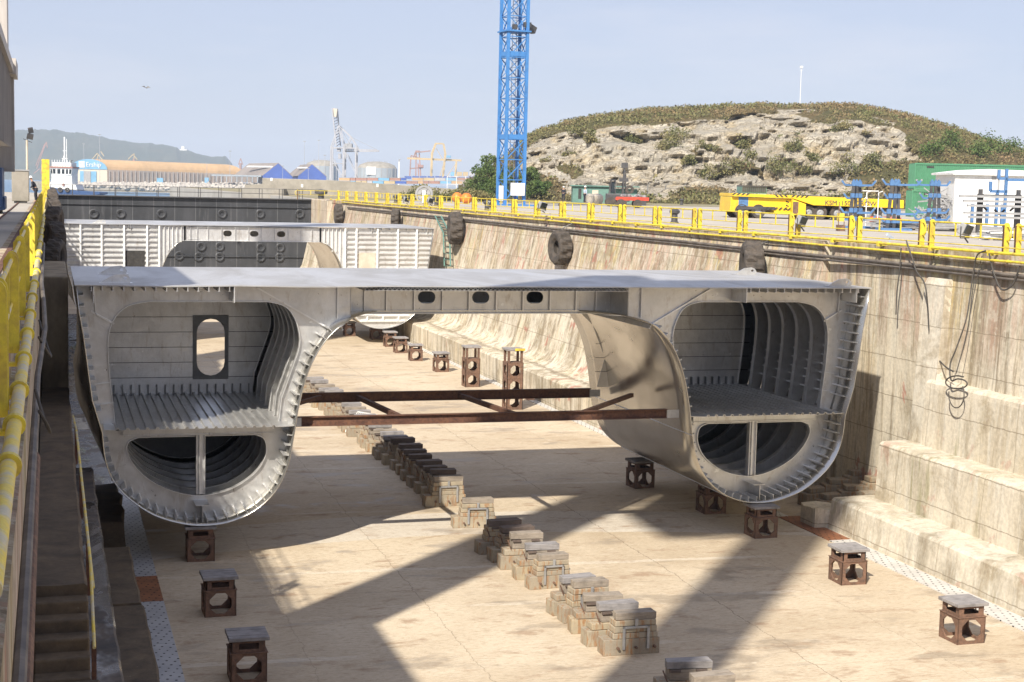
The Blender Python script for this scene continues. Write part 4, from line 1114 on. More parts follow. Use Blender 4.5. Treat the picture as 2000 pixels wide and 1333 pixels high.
# green ladder stair in the right wall
ld = empty('wall_ladder', (0,0,0), label='dull green steel ladder going down the right wall beside the big tyre', cat='ladder')
a_ = [wp(850,422,29.7),wp(866,455,29.5),wp(868,520,28.9)]; b_ = [wp(862,423,29.6),wp(878,455,29.4),wp(880,520,28.8)]
for q in (a_,b_): MB().tube(q,.06,6).build('stringer', M['shed'], ld)
m = MB()
for i in range(12):
    t=i/11; u = Vector(a_[0]).lerp(Vector(a_[1]), min(1,t*2)) if t<.5 else Vector(a_[1]).lerp(Vector(a_[2]),t*2-1)
    v_ = Vector(b_[0]).lerp(Vector(b_[1]), min(1,t*2)) if t<.5 else Vector(b_[1]).lerp(Vector(b_[2]),t*2-1)
    m.bar(u,v_,.05)
m.build('rungs', M['shed'], ld)
# floodlights on the railings
def flood(px, py, Yv, lab, s=1.0):
    p_ = pl(px,py,1,Yv*.95); e = empty('floodlight', tuple(p_), rz=.5, label=lab, cat='floodlight', group='floodlights on the railing')
    m = MB(); m.cb((0,0,0),.46*s,.20*s,.34*s,0,.15,.35); m.build('housing', M['grey'], e, bevel=.03)
    m = MB(); m.cb((0,-.13*s,.0),.38*s,.03,.27*s,0,.15,.35); m.build('lens', M['glass'], e)
    m = MB(); m.bar((-.26*s,0,-.25*s),(-.26*s,0,.1*s),.03); m.bar((.26*s,0,-.25*s),(.26*s,0,.1*s),.03); m.bar((-.26*s,0,-.25*s),(.26*s,0,-.25*s),.03); m.bar((0,0,-.25*s),(.25,0,-.45),.04); m.build('yoke', M['steel_dark'], e)
flood(1885,449,49.2,'dark floodlight on the nearest right railing panel seen',1.15)
flood(1565,431,62.0,'grey floodlight on the railing in front of the yellow transporter',1.1)
flood(1059,402,96.5,'grey floodlight on the railing right of the blue crane mast',1.3)
flood(958,400,114,'dark floodlight on the railing left of the blue crane mast',1.3)
flood(793,390,141,'small floodlight on the far part of the right railing',1.2)
flood(840,392,130,'small dark floodlight behind the buoy reel on the railing',1.2)
p_ = pl(1738,462,1,52.8); m = MB(); m.cb((0,0,0),.3,.16,.1,0,.5,.3); m.bar((0,0,-.3),(0,0,0),.03)
o = m.build('camera_lamp', M['ltblue'], loc=tuple(p_)); tag(o,'small blue-grey lamp on a stub above the right coping pipes','lamp')

# ================================================================ QUAY EQUIPMENT (right)
Z0 = 10.0
def qbase(px, py): return pl(px, py, 2, Z0)
def dep(p): return (p-CAM).dot(FW)
class Loc:
    """local frame facing the viewer side: x along the quay to the right, z up, metres per photo pixel from its real distance"""
    def __init__(s, px, py): s.p = qbase(px, py); s.px = px; s.py = py; s.k = dep(s.p)/F
    def x(s, px): return (px-s.px)*s.k
    def z(s, py): return (s.py-py)*s.k
def qthing(name, L_, label, cat, group=None, rz=None):
    return empty(name, tuple(L_.p), YAW if rz is None else rz, label, cat, group)
# blue tower crane mast
L_ = Loc(997, 402); tw = qthing('crane_mast', L_, 'blue lattice crane mast rising out of frame behind the railing', 'crane', rz=YAW+.38)
hs = 1.08; TOP = 46
for sx in (-1,1):
    for sy in (-1,1):
        MB().box(sx*hs-.15,sx*hs+.15,sy*hs-.15,sy*hs+.15,.15,TOP).build('leg', M['blue'], tw)
m = MB(); 
def face_pts(f, t, z):
    c = [(-hs,-hs),(hs,-hs),(hs,hs),(-hs,hs)]; a,b = c[f], c[(f+1)%4]; return (a[0]+(b[0]-a[0])*t, a[1]+(b[1]-a[1])*t, z)
z = .6; i = 0
while z < TOP-2.2:
    for f in range(4):
        m.bar(face_pts(f,0,z), face_pts(f,1,z), .09)
        m.bar(face_pts(f,0,z), face_pts(f,1,z+2.15), .10); 
        if i >= 2: m.bar(face_pts(f,1,z), face_pts(f,0,z+2.15), .07)
    z += 2.15; i += 1
m.build('lattice', M['blue'], tw)
for zz in (7.3, 16.0, 31.5):
    m = MB()
    for f in range(4): m.bar(face_pts(f,0,zz), face_pts(f,1,zz), .12,.5)
    m.build('joint_frame', M['blue'], tw)
m = MB(); m.bar((-.1,.2,.5),(-.1,.2,TOP-1),.05); m.bar((.35,.2,.5),(.35,.2,TOP-1),.05)
z = .8
while z < TOP-1: m.bar((-.1,.2,z),(.35,.2,z),.035); z += .33
m.build('ladder', M['steel'], tw)
m = MB(); m.box(-1.4,1.4,-1.4,1.4,18.3,18.45); m.build('platform', M['blue'], tw)
m = MB(); m.cb((1.8,-.2,18.8),1.0,.7,.7,.3,.4); m.cb((1.1,-.9,19.1),.8,.4,.5); m.cb((-.4,-1.1,18.8),.5,.3,.5); m.build('platform_gear', M['steel_dark'], tw)
m = MB(); m.box(-2.0,2.0,-1.9,1.9,0,.16); m.build('base_frame', M['blue'], tw)
m = MB(); m.cb((.25,-1.35,1.75),1.55,.35,1.35); m.build('control_box', M['white'], tw, bevel=.04)
m = MB(); m.cb((-1.5,-1.0,1.3),.45,.3,1.6); m.build('cabinet', M['white'], tw, bevel=.03)
m = MB().box(-hs-.1,hs+.1,-hs-.1,hs+.1,TOP,TOP+.3); m.build('mast_head', M['blue'], tw)

# orange buoys, reel
def buoy(px, py, lab):
    L_ = Loc(px, py); e = qthing('mooring_buoy', L_, lab, 'buoy', 'orange buoys behind the railing')
    m = MB(); prof = [(0,0)]+[(.62*math.sin(t*PI/12), .62-.62*math.cos(t*PI/12)) for t in range(1,12)]+[(0,1.24)]; m.lathe(prof, 20); m.build('ball', M['orange'], e, smooth=True)
    m = MB(); m.lathe([(0,1.2),(.12,1.2),(.12,1.34),(0,1.34)],10); m.build('eye', M['steel_dark'], e)
buoy(893,397,'orange ball buoy, left of the pair on the quay'); buoy(911,399,'orange ball buoy, right of the pair on the quay')
L_ = Loc(828,398); e = qthing('hose_reel', L_, 'upright grey hose reel wound like a wheel behind the railing', 'reel')
for s in (-1,1): 
    m = MB(); m.M = Matrix.Translation((0,s*.35,1.0)); m.lathe([(.75,-.04),(.95,-.04),(.95,.04),(.75,.04)], 26, axis='Y', closed=True); 
    for t in range(6): m.bar((0,0,0),(.8*math.cos(t*PI/3),0,.8*math.sin(t*PI/3)),.06)
    m.build('reel_side', M['steel'], e)
m = MB(); m.M = Matrix.Translation((0,0,1.0)); m.lathe([(.3,-.3),(.7,-.3),(.7,.3),(.3,.3)],24,axis='Y',closed=True); m.build('hose_coil', M['grey'], e)
m = MB(); m.box(-.18,.18,-.45,-.38,.1,1.4); m.build('stand', M['white'], e)

# fence
fp = [(905,386),(964,388),(1032,390),(1062,391),(1096,392),(1130,393),(1165,394),(1232,396),(1264,397),(1299,397),(1334,398),(1368,398),(1405,399),(1440,400),(1480,400),(1520,401),(1560,401),(1600,402),(1640,402),(1680,403),(1720,403),(1760,404),(1800,405)]
fpts = [qbase(*q) for q in fp]
f0 = fpts[0]; fe = empty('security_fence', tuple(f0), 0, 'grey security fence with angled wire arms in front of the rocky hill', 'fence')
for q in fpts:
    v_ = q-f0; m = MB(); m.bar(v_, v_+Vector((0,0,2.7)), .13); m.bar(v_+Vector((0,0,2.7)), v_+Vector((.35,-.2,3.15)), .09); m.build('fence_post', M['net'], fe)
m = MB()
for a_, b_ in zip(fpts, fpts[1:]):
    u, v_ = a_-f0, b_-f0
    for z in (.1,2.65): m.bar(u+Vector((0,0,z)), v_+Vector((0,0,z)), .05)
    for z in (2.8,2.95,3.12): m.bar(u+Vector((.12*(z-2.6)*3,-.1,z)), v_+Vector((.12*(z-2.6)*3,-.1,z)), .02)
    n = max(2,int((b_-a_).length/.28))
    for i in range(n): 
        c = u.lerp(v_, i/n); m.bar(c+Vector((0,0,.1)), c+Vector((0,0,2.65)), .016)
    for i in range(9): m.bar(u+Vector((0,0,.3+i*.27)), v_+Vector((0,0,.3+i*.27)), .016)
m.build('wire_mesh', M['net'], fe)
L_ = Loc(872,380); e = qthing('fence_gate', L_, 'white framed mesh gate at the left end of the fence', 'gate')
m = MB()
for px in (873,891,909,930): m.bar((L_.x(px),0,0),(L_.x(px),0,L_.z(345)),.12)
for py in (345,360,378): m.bar((L_.x(873),0,L_.z(py)),(L_.x(930),0,L_.z(py)),.09)
m.build('gate_frame', M['white'], e)
m = MB()
for i in range(40): x = L_.x(873)+i*(L_.x(930)-L_.x(873))/40; m.bar((x,0,0),(x,0,L_.z(345)),.03)
m.build('gate_mesh', M['net'], e)

# green shed
L_ = Loc(1118,396); e = qthing('shed', L_, 'low grey-green flat-roofed shed in front of the fence', 'shed')
x1 = L_.x(1245); hz = L_.z(364)
m = MB(); m.box(0,x1*.58,0,5,0,hz); m.box(x1*.58,x1,.6,5,0,hz*.9); m.build('wall', M['shed'], e)
m = MB().box(-.3,x1+.2,-.35,5.2,hz,hz+.16); m.build('roof', M['shed'], e)
m = MB().box(L_.x(1129),L_.x(1135),-.03,.0,.55,hz*.85); m.build('door', M['black'], e)
m = MB().box(L_.x(1156),L_.x(1168),-.03,.0,.5,hz*.78); m.build('panel', M['cream'], e)
# cream bags
for i,(px,w,lab) in enumerate(((1152,.55,'small round cream bulk bag beside the shed'),(1166,.75,'larger round cream bulk bag beside the red trailer'))):
    L_ = Loc(px,400); m = MB(); m.lathe([(0,.05),(w*.8,.1),(w*1.05,.5),(w*1.0,1.1),(w*.6,1.35),(0,1.4)],18)
    o = m.build('bulk_bag', M['cream'], smooth=True, loc=tuple(L_.p)); tag(o, lab, 'bulk bag')
# dark wheeled loader with mast
L_ = Loc(1208,404); e = qthing('forklift', L_, 'dark forklift with cab and raised mast behind the red trailer', 'forklift')
m = MB(); m.box(L_.x(1184),L_.x(1230),0,2,.6,1.5); m.build('chassis', M['steel_dark'], e, bevel=.1)
m = MB()
for px in (1186,1201):
    for y in (.1,1.9): m.bar((L_.x(px)+(.25 if px<1190 else 0),y,1.5),(L_.x(px)+(.4 if px<1190 else 0),y,3.0),.09)
m.box(L_.x(1187),L_.x(1202),0,2,3.0,3.12); m.build('cab_frame', M['steel_dark'], e)
m = MB().box(L_.x(1188)+.25,L_.x(1200),.3,1.7,1.6,2.9); m.build('cab_window', M['glass'], e)
m = MB(); 
for y in (.5,1.5): m.bar((L_.x(1216),y,1.2),(L_.x(1219),y,5.0),.16); m.bar((L_.x(1222),y,1.2),(L_.x(1221),y,3.8),.12)
m.cb((L_.x(1219),1,4.8),.7,1.3,.6); m.cb((L_.x(1218),1,3.1),1.0,1.2,.4); m.build('mast', M['steel_dark'], e)
for px in (1192,1215):
    for y in (-.05,1.8): m = MB(); m.M=Matrix.Translation((L_.x(px),y,.55)); m.lathe([(0,-.15),(.55,-.15),(.55,.25),(0,.25)],18,axis='Y'); m.build('wheel', M['tyre'], e)
m = MB(); m.M=Matrix.Translation((L_.x(1229),.2,2.0)); m.lathe([(.2,-.15),(.5,-.15),(.5,.15),(.2,.15)],16,axis='Y',closed=True); m.build('spare_wheel', M['tyre'], e)
L_ = Loc(1235,407); e = qthing('flatbed_trailer', L_, 'red flatbed trailer with bits of scrap on its deck', 'trailer')
m = MB(); m.box(L_.x(1203),L_.x(1267),0,2.2,.85,1.1); m.box(L_.x(1203),L_.x(1267),-.03,0,.82,1.2); m.build('bed', M['red'], e)
for px in (1212,1245):
    for y in (0,1.9): m = MB(); m.M=Matrix.Translation((L_.x(px),y,.48)); m.lathe([(0,-.1),(.48,-.1),(.48,.25),(0,.25)],18,axis='Y'); m.build('wheel', M['tyre'], e)
m = MB(); rnd = random.Random(5)
for i in range(16): m.cb((L_.x(1212)+rnd.uniform(0,2.8),rnd.uniform(.3,1.8),1.25+rnd.uniform(0,.15)),.3,.25,.2,rnd.uniform(0,3),rnd.uniform(-.5,.5))
m.build('scrap_load', M['steel'], e)
m = MB(); m.box(L_.x(1240),L_.x(1262),-.02,.4,.3,.8); m.build('toolbox', M['steel_dark'], e)

# bollards, posts
def bollard(px, py, lab):
    L_ = Loc(px,py); m = MB(); m.lathe([(0,0),(.30,0),(.30,.08),(.22,.15),(.20,.62),(.34,.72),(.36,.86),(.22,.97),(0,1.0)],16)
    o = m.build('bollard', M['steel_dark'], smooth=True, loc=tuple(L_.p)); o.scale=(.9,.9,.9); tag(o, lab, 'bollard', 'black bollards on the quay')
bollard(1317,437,'black bollard right of the red trailer behind the railing'); bollard(1098,419,'black bollard standing right behind a railing gap'); bollard(951,414,'dark bollard left of the blue crane mast'); bollard(852,404,'dark bollard on the far right quay'); bollard(773,398,'smallest dark bollard near the far end')
bollard(1331,401,'black post beside the fence foot')

# ------------------------------------------------ people
def person(loc, rz, jacket, trousers, helmet, lab, s=1.0, bend=0.0):
    e = empty('person', loc, rz, lab, 'person')
    def skin_obj(name, verts, edges, radii, mat):
        me = bpy.data.meshes.new(name); me.from_pydata(verts, edges, []); me.materials.append(mat)
        o = bpy.data.objects.new(name, me); COL.objects.link(o); o.parent = e
        mo = o.modifiers.new('skin','SKIN'); 
        for i, r in enumerate(radii): me.skin_vertices[0].data[i].radius = (r, r*.8) if i else (r, r*.8)
        me.skin_vertices[0].data[0].use_root = True
        sb = o.modifiers.new('sub','SUBSURF'); sb.levels = 1; sb.render_levels = 1
        return o
    def mk(name, V, E_, R_, mat):
        me = bpy.data.meshes.new(name); o = bpy.data.objects.new(name, me)
        bm = bmesh.new(); ly = bm.verts.layers.skin.verify(); vs = [bm.verts.new(v) for v in V]
        for v, r in zip(vs, R_): v[ly].radius = (r, r)
        vs[0][ly].use_root = True
        for a, b in E_: bm.edges.new((vs[a], vs[b]))
        bm.to_mesh(me); bm.free(); me.materials.append(mat); COL.objects.link(o); o.parent = e
        o.modifiers.new('skin','SKIN'); sb = o.modifiers.new('sub','SUBSURF'); sb.levels = 1; sb.render_levels = 1
        return o
    f = bend
    V = [(0,0,.93),(0,-.02-f*.2,1.2),(0,-.02-f*.4,1.42),(0,-.02-f*.5,1.52),(0,-.03-f*.6,1.62),(0,-.03-f*.6,1.72),
         (.19,-.02-f*.4,1.40),(.25,-.05-f*.3,1.12),(.20,-.25-f*.2,.98),(.17,-.33,1.0),(-.19,-.02-f*.4,1.40),(-.25,.0-f*.3,1.12),(-.24,-.10-f*.2,.86),(-.235,-.13,.78),
         (.10,0,.88),(.12,-.04,.48),(.13,.02,.08),(.14,-.12,.04),(-.10,0,.88),(-.12,.02,.48),(-.14,.05,.08),(-.15,-.08,.04)]
    Eg = [(0,1),(1,2),(2,3),(3,4),(4,5),(2,6),(6,7),(7,8),(8,9),(2,10),(10,11),(11,12),(12,13),(0,14),(14,15),(15,16),(16,17),(0,18),(18,19),(19,20),(20,21)]
    R_ = [.13,.13,.14,.055,.095,.07,.065,.05,.04,.035,.065,.05,.04,.035,.09,.065,.05,.035,.09,.065,.05,.035]
    mk('body', V, Eg, R_, M['skinp'])
    mk('jacket', [V[i] for i in (0,1,2,6,7,8,10,11,12)], [(0,1),(1,2),(2,3),(3,4),(4,5),(2,6),(6,7),(7,8)], [.16,.16,.165,.085,.07,.06,.085,.07,.06], jacket)
    mk('trousers', [V[i] for i in (0,14,15,16,18,19,20)], [(0,1),(1,2),(2,3),(0,4),(4,5),(5,6)], [.145,.105,.085,.075,.105,.085,.075], trousers)
    m = MB(); m.M = Matrix.Translation((0,-.03-f*.6,1.70)); m.lathe([(.15,-.01),(.16,.0),(.125,.02),(.11,.08),(.06,.13),(0,.14)],16); m.build('helmet', helmet, e, smooth=True)
    e.scale = (s,s,s); return e
def on_q(px, py): return tuple(qbase(px, py))
person(on_q(1100,394), 2.5, M['navy'], M['navy'], M['white'], 'person in dark clothes and white helmet standing by a fence post', 1.25)
person(on_q(1134,396), -2.0, M['navy'], M['steel_dark'], M['white'], 'person in dark jacket and white helmet at the shed door', 1.2)
person(on_q(1142,397), 1.9, M['ltblue'], M['navy'], M['white'], 'person in pale jacket and white helmet beside the shed door', 1.3)
p_ = pl(79,383,2,10.0)
person((-1.05,126,10), -1.6, M['navy'], M['navy'], M['white'], 'person in dark work clothes leaning at the left railing far down the quay', 1.1, .5)

# ------------------------------------------------ yellow heavy transporter
L_ = Loc(1428,426); e = qthing('heavy_transporter', L_, 'long yellow self-propelled heavy transporter with black hazard stripes', 'transporter', rz=YAW+.06)
X = L_.x; Zf = L_.z
m = MB(); m.plate([(X(1428),Zf(378)),(X(1560),Zf(380)),(X(1770),Zf(384)),(X(1770),Zf(400)),(X(1590),Zf(398)),(X(1550),Zf(386)),(X(1428),Zf(384))],[],0,5.0); m.build('deck_frame', M['ksm'], e, bevel=.03)
m = MB(); m.plate([(X(1428),Zf(385)),(X(1547),Zf(387)),(X(1547),Zf(417)),(X(1516),Zf(417)),(X(1513),Zf(409)),(X(1440),Zf(404)),(X(1438),Zf(413)),(X(1426),Zf(413))],[],.3,4.5); m.build('engine_housing', M['ksm'], e, bevel=.03)
m = MB(); m.plate([(X(1546),Zf(387)),(X(1573),Zf(396)),(X(1573),Zf(418)),(X(1546),Zf(418))],[],-.35,1.4); m.build('cab', M['ksm'], e, bevel=.03)
m = MB().box(X(1547),X(1558),-.37,-.352,Zf(415),Zf(392)); m.build('cab_panel', M['rust'], e)
m = MB().box(X(1443),X(1462),.27,.299,Zf(402),Zf(384)); m.build('cab_window', M['rackblue'], e)
m = MB(); m.box(X(1440),X(1516),.24,.6,Zf(409),Zf(403)); m.build('walkway', M['steel_dark'], e)
for grp_, x0, y0, n_, zt, zb, yy_ in (('a',1427,.0,4,Zf(377.5),Zf(381.5),-.012),('b',1517,.0,7,Zf(378.5),Zf(383.5),-.012),('c',1494,.0,8,Zf(403.5),Zf(408.5),.225)):
    m = MB()
    for i in range(n_):
        xx = X(x0)+i*.36; sl = .22 if i>=n_//2 or grp_!='b' else -.22
        m.add([(xx,yy_,zb),(xx+.16,yy_,zb),(xx+.16+sl,yy_,zt),(xx+sl,yy_,zt),(xx,yy_-.01,zb),(xx+.16,yy_-.01,zb),(xx+.16+sl,yy_-.01,zt),(xx+sl,yy_-.01,zt)],[(0,1,2,3),(7,6,5,4),(0,4,5,1),(2,6,7,3)])
    m.build('hazard_stripes', M['black'], e)
m = MB()
for i in range(4):
    zc = Zf(412)+i*.3; xx = X(1541.5)
    m.add([(xx-.18,.285,zc),(xx+.1,.285,zc+.14),(xx-.18,.285,zc+.28),(xx-.18,.285,zc+.14),(xx,.285,zc+.14),(xx-.18,.285,zc)],[(0,1,4),(1,2,3,4)])
m.build('hazard_chevrons', M['black'], e)
for px in (1450,1483,1583,1606,1640,1668,1702,1736):
    for y in (.5,3.6):
        w_ = empty('wheel', (X(px),y,.55)); w_.parent = e
        m = MB(); m.lathe([(.30,-.2),(.52,-.24),(.55,-.18),(.55,.3),(.5,.36),(.30,.3)],20,axis='Y',closed=True); m.build('tyre', M['tyre'], w_, smooth=True)
        m = MB(); m.lathe([(0,-.12),(.12,-.16),(.31,-.1),(.31,.2),(0,.2)],16,axis='Y'); m.build('rim', M['grey'], w_)
m = MB().box(X(1585),X(1765),1.4,3.4,.7,1.3); m.build('axle_frame', M['steel_dark'], e)
def text(body, size, mat, parent, loc, rot, ext=.01, sx=1.0):
    cu = bpy.data.curves.new('lettering','FONT'); cu.body = body; cu.size = size; cu.extrude = ext
    t = bpy.data.objects.new('lettering_curve', cu); COL.objects.link(t)
    dg = bpy.context.evaluated_depsgraph_get(); me = bpy.data.meshes.new_from_object(t.evaluated_get(dg)); bpy.data.objects.remove(t)
    o = bpy.data.objects.new('lettering', me); me.materials.clear(); me.materials.append(mat); COL.objects.link(o)
    o.parent = parent; o.location = loc; o.rotation_euler = rot; o.scale = (sx,1,1); return o
text('KSM  150  KIROW', .56*L_.k/.045, M['steel_dark'], e, (X(1612),-.02,Zf(396.5)), (PI/2,0,0), .012, 1.05)
L2 = Loc(1452,425); e = qthing('generator', L2, 'dark green generator box standing on the yellow transporter deck', 'generator', rz=YAW+.06)
e.location.z = 10+L_.z(378)+.02
gk = L_.k
m = MB().box(0,50*gk,.8,3,0,13*gk); m.build('housing', M['shed'], e)
m = MB()
for i in range(12): m.box(i*4.1*gk,i*4.1*gk+.12,.74,.8,.1,12.5*gk)
m.box(0,50*gk,.7,3.05,13*gk,13*gk+.12); m.build('grille', M['steel_dark'], e)

# ------------------------------------------------ containers and white cabin
def container(L_, x0, x1, z0, z1, dy, lab, ribs=58):
    e = qthing('shipping_container', L_, lab, 'container', 'green containers stacked at the foot of the hill')
    m = MB(); n = ribs; w_ = (x1-x0)/n; vs=[]; prof=[]
    for i in range(n):
        xx = x0+i*w_; prof += [(xx,0),(xx+w_*.35,0),(xx+w_*.5,.05),(xx+w_*.85,.05),(xx+w_,0)]
    for (x,y) in prof: vs += [(x,y,z0+.15),(x,y,z1-.12)]
    m.add(vs,[(2*i,2*i+2,2*i+3,2*i+1) for i in range(len(prof)-1)])
    vs=[]; prof=[]; n=10; w_=dy/n
    for i in range(n): yy_=i*w_; prof += [(0,yy_),(0,yy_+w_*.35),(.05,yy_+w_*.5),(.05,yy_+w_*.85)]
    prof.append((0,dy))
    for (x,y) in prof: vs += [(x0+x,y,z0+.15),(x0+x,y,z1-.12)]
    m.add(vs,[(2*i,2*i+2,2*i+3,2*i+1) for i in range(len(prof)-1)])
    m.box(x0+.05,x1,.06,dy,z0+.02,z1-.02)
    m.build('body', M['green'], e)
    m = MB(); 
    for z in (z0+.08,z1-.08): m.box(x0-.03,x1+.03,-.04,.05,z-.08,z+.08)
    for x in (x0,x1): m.box(x-.06,x+.06,-.05,.06,z0,z1)
    m.build('frame', M['green'], e)
    m = MB().box(x0+1.1,x0+1.8,-.012,.0,z1-.45,z1-.28); m.build('vent', M['black'], e)
L_ = Loc(1780,424); X=L_.x; Zf=L_.z
container(L_, X(1780), X(2000)+1, 0, Zf(371.5), 2.4, 'lower green corrugated container beside the white cabin')
container(L_, X(1783), X(1997), Zf(371), Zf(319), 2.4, 'upper green corrugated container stacked above the white cabin')
L_ = Loc(1861,441); X=L_.x; Zf=L_.z
e = qthing('white_cabin', L_, 'plain white flat-roofed cabin at the right edge', 'cabin')
m = MB().box(0,X(2060),0,5,0,Zf(342)); m.build('wall', M['white'], e)
m = MB(); m.plate([(-.25,Zf(342)),(X(2070),Zf(342)),(X(2070),Zf(333)),(X(1925),Zf(330)),(X(1905),Zf(331)),(-.25,Zf(338))],[],-.3,5.3); m.build('roof', M['white'], e)
m = MB().box(X(1944),X(1948),-.02,0,0,Zf(342)); m.build('corner_strip', M['grey'], e)
m = MB().box(X(1932),X(1941),-.03,0,Zf(350),Zf(344)); m.build('vent', M['grey'], e)

# ------------------------------------------------ blue racks
def rack(pxs, base_py, top_py, armspan, lab, rzadd=0):
    L_ = Loc(pxs[1], base_py); X=L_.x; Zf=L_.z
    e = qthing('pipe_rack', L_, lab, 'rack', 'blue cantilever racks behind the railing', rz=YAW+rzadd)
    for i, px in enumerate(pxs):
        y = (i-1)*.35; xb = X(px)*1.6; xt = X(px)
        m = MB(); m.bar((xb,y,0),(xt,y,Zf(top_py+10)),.17,.15); m.build('upright', M['steel_dark'], e)
        for pz in (top_py+6, (top_py*2+base_py)/3-2, (top_py+base_py*2)/3-4, base_py-18):
            m = MB(); m.cb((xt+(xb-xt)*(pz-top_py)/(base_py-top_py),y,Zf(pz)),.22,.2,.26); m.build('clamp_collar', M['rackblue'], e)
        m = MB(); m.cb((xt,y,Zf(top_py+4)),.18,.18,.26); m.cb((xt,y,Zf(top_py+1)),.09,.09,.22); m.build('cap', M['rackblue'], e)
    for k,(pz, w_) in enumerate(((top_py+9,1.0),((top_py*2+base_py)/3+4,.75),((top_py+base_py*2)/3+1,1.0),(base_py-16,1.1))):
        for s in (-1,1):
            if k==1 and s>0: continue
            a=armspan[0] if s<0 else armspan[1]
            m = MB(); m.bar((0,0,Zf(pz)),(s*a*L_.k*w_,0,Zf(pz)+.02),.14,.12); m.bar((s*a*L_.k*w_,0,Zf(pz)),(s*a*L_.k*w_+s*.22,0,Zf(pz)+.28),.12,.10)
            am = m.build('arm', M['rackblue'], e)
            MB().cb((s*a*L_.k*w_+s*.24,0,Zf(pz)+.31),.09,.12,.11).build('arm_tip', M['grey'], am)
    m = MB(); m.box(-.9,.9,-.7,.7,0,.12); m.build('foot', M['rackblue'], e)
rack((1661,1669,1678),446,354,(22,30),'blue and black cantilever rack in front of the transporter, leftmost of three')
rack((1735,1745,1753),450,353,(18,42),'blue and black cantilever rack in the middle of the three')
rack((1813,1823,1832),446,354,(30,22),'blue and black cantilever rack nearest the green containers')
# low stock of profiles lying around the racks
rnd = random.Random(12)
def stock(px0, px1, py, n, h, lab, mats=('steel','grey')):
    L_ = Loc((px0+px1)/2, py); e = qthing('profile_stack', L_, lab, 'metal stock', 'metal profiles stored on the quay')
    W_ = (px1-px0)*L_.k
    for j, mt in enumerate(mats):
        m = MB()
        for i in range(n):
            ln = rnd.uniform(.4,.95)*W_; x = rnd.uniform(-(W_-ln)/2,(W_-ln)/2); z = rnd.uniform(.05,h); y=rnd.uniform(-.7,.7)
            m.cb((x,y,z),ln,rnd.choice((.07,.1,.14)),rnd.choice((.05,.08,.12)),rnd.uniform(-.05,.05),rnd.uniform(-.06,.06))
        m.build('profiles', M[mt], e)
    m = MB()
    for x in (-W_*.3,W_*.3): m.box(x-.08,x+.08,-.8,.8,0,.14)
    m.build('bearer', M['wood'], e)
stock(1690,1800,449,10,.5,'low stack of grey metal profiles left of the middle rack foot')
stock(1800,1880,452,8,.45,'low stack of grey metal profiles in front of the scrap heap')
stock(1905,2010,470,16,.6,'bundle of bright metal tubes at the right edge behind the railing',('steel','white'))
stock(1700,1760,436,6,.4,'reddish trestles with profiles behind the middle rack',('red','steel'))
# scrap heap by the container
L_ = Loc(1838,440); m = MB(); rnd = random.Random(21)
for i in range(150):
    x = rnd.gauss(0,1.3); y = rnd.uniform(-.8,.8); z = rnd.uniform(.0,max(.3,2.6-abs(x)*1.0))
    a_ = rnd.uniform(0,PI); l_ = rnd.uniform(.4,1.5); t=rnd.uniform(-.9,.9)
    m.bar((x,y,z),(x+math.cos(a_)*l_*math.cos(t),y+math.sin(a_)*l_*.5,z+math.sin(t)*l_*.6),rnd.choice((.05,.07,.1)))
o = m.build('scrap_heap', M['grey'], loc=tuple(L_.p)); tag(o,'tangled grey scrap heap against the green container','scrap heap')
# white tubular frames among the racks
L_ = Loc(1700,446); e = qthing('tubular_frame', L_, 'white bent tubular frame standing between the blue racks', 'frame')
m = MB()
for px in (1690,1713):
    X=L_.x; Zf=L_.z; m.tube([(X(px),0,0),(X(px),0,Zf(377)),(X(px)+.25,0,Zf(374))],.035,6)
m.tube([(X(1676),0,Zf(374)),(X(1713),0,Zf(374))],.035,6); m.tube([(X(1672),0,Zf(404)),(X(1690),0,Zf(385)),(X(1700),0,Zf(404)),(X(1676),0,Zf(404))],.035,6)
m.build('tube_frame', M['white'], e)
# grey storage rack at the right edge
L_ = Loc(1945,456); X=L_.x; Zf=L_.z
e = qthing('storage_rack', L_, 'dark storage rack loaded with long grey sections at the right edge', 'rack')
for px in (1911,1985):
    m = MB(); m.box(X(px)-.14,X(px)+.14,-.15,.15,0,Zf(380)); m.cb((X(px),0,Zf(377)),.2,.2,.35); m.build('upright', M['steel_dark'], e)
m = MB(); m.box(X(1911),X(1990),-.08,.08,Zf(383),Zf(381)); m.bar((X(1911),0,Zf(398)),(X(1925),0,Zf(412)),.1); m.bar((X(1985),0,Zf(398)),(X(1970),0,Zf(412)),.1); m.bar((X(1940),0,Zf(410)),(X(1950),0,Zf(420)),.1); m.bar((X(1960),0,Zf(410)),(X(1950),0,Zf(420)),.1); m.build('crossbar', M['steel_dark'], e)
for i,(a_,b_,py) in enumerate(((1880,2040,385),(1888,2060,394),(1896,2060,403),(1890,2060,417),(1900,2060,425))):
    m = MB(); 
    for y in (-.4,-.15,.15,.4): m.box(X(a_)+y,X(b_),y-.1,y+.1,Zf(py)-.07,Zf(py)+.06)
    m.build('long_section', M['grey'], e)
L_ = Loc(1958,452); X=L_.x; Zf=L_.z
e = qthing('bracket_frame', L_, 'blue square tube frame rising above the grey storage rack', 'frame')
m = MB()
for a_,b_ in (((1945,333),(1945,350)),((1960,331),(1960,452)),((1945,350),(1962,350)),((1930,356),(1930,375)),((1930,375),(1963,375)),((1960,352),(2010,352)),((1944,372),(1944,452)),((1897,400),(1897,440)),((1926,400),(1926,440)),((1955,400),(1955,440))):
    m.bar((X(a_[0]),0,Zf(a_[1])),(X(b_[0]),0,Zf(b_[1])),.17)
m.build('tube_frame', M['rackblue'], e)
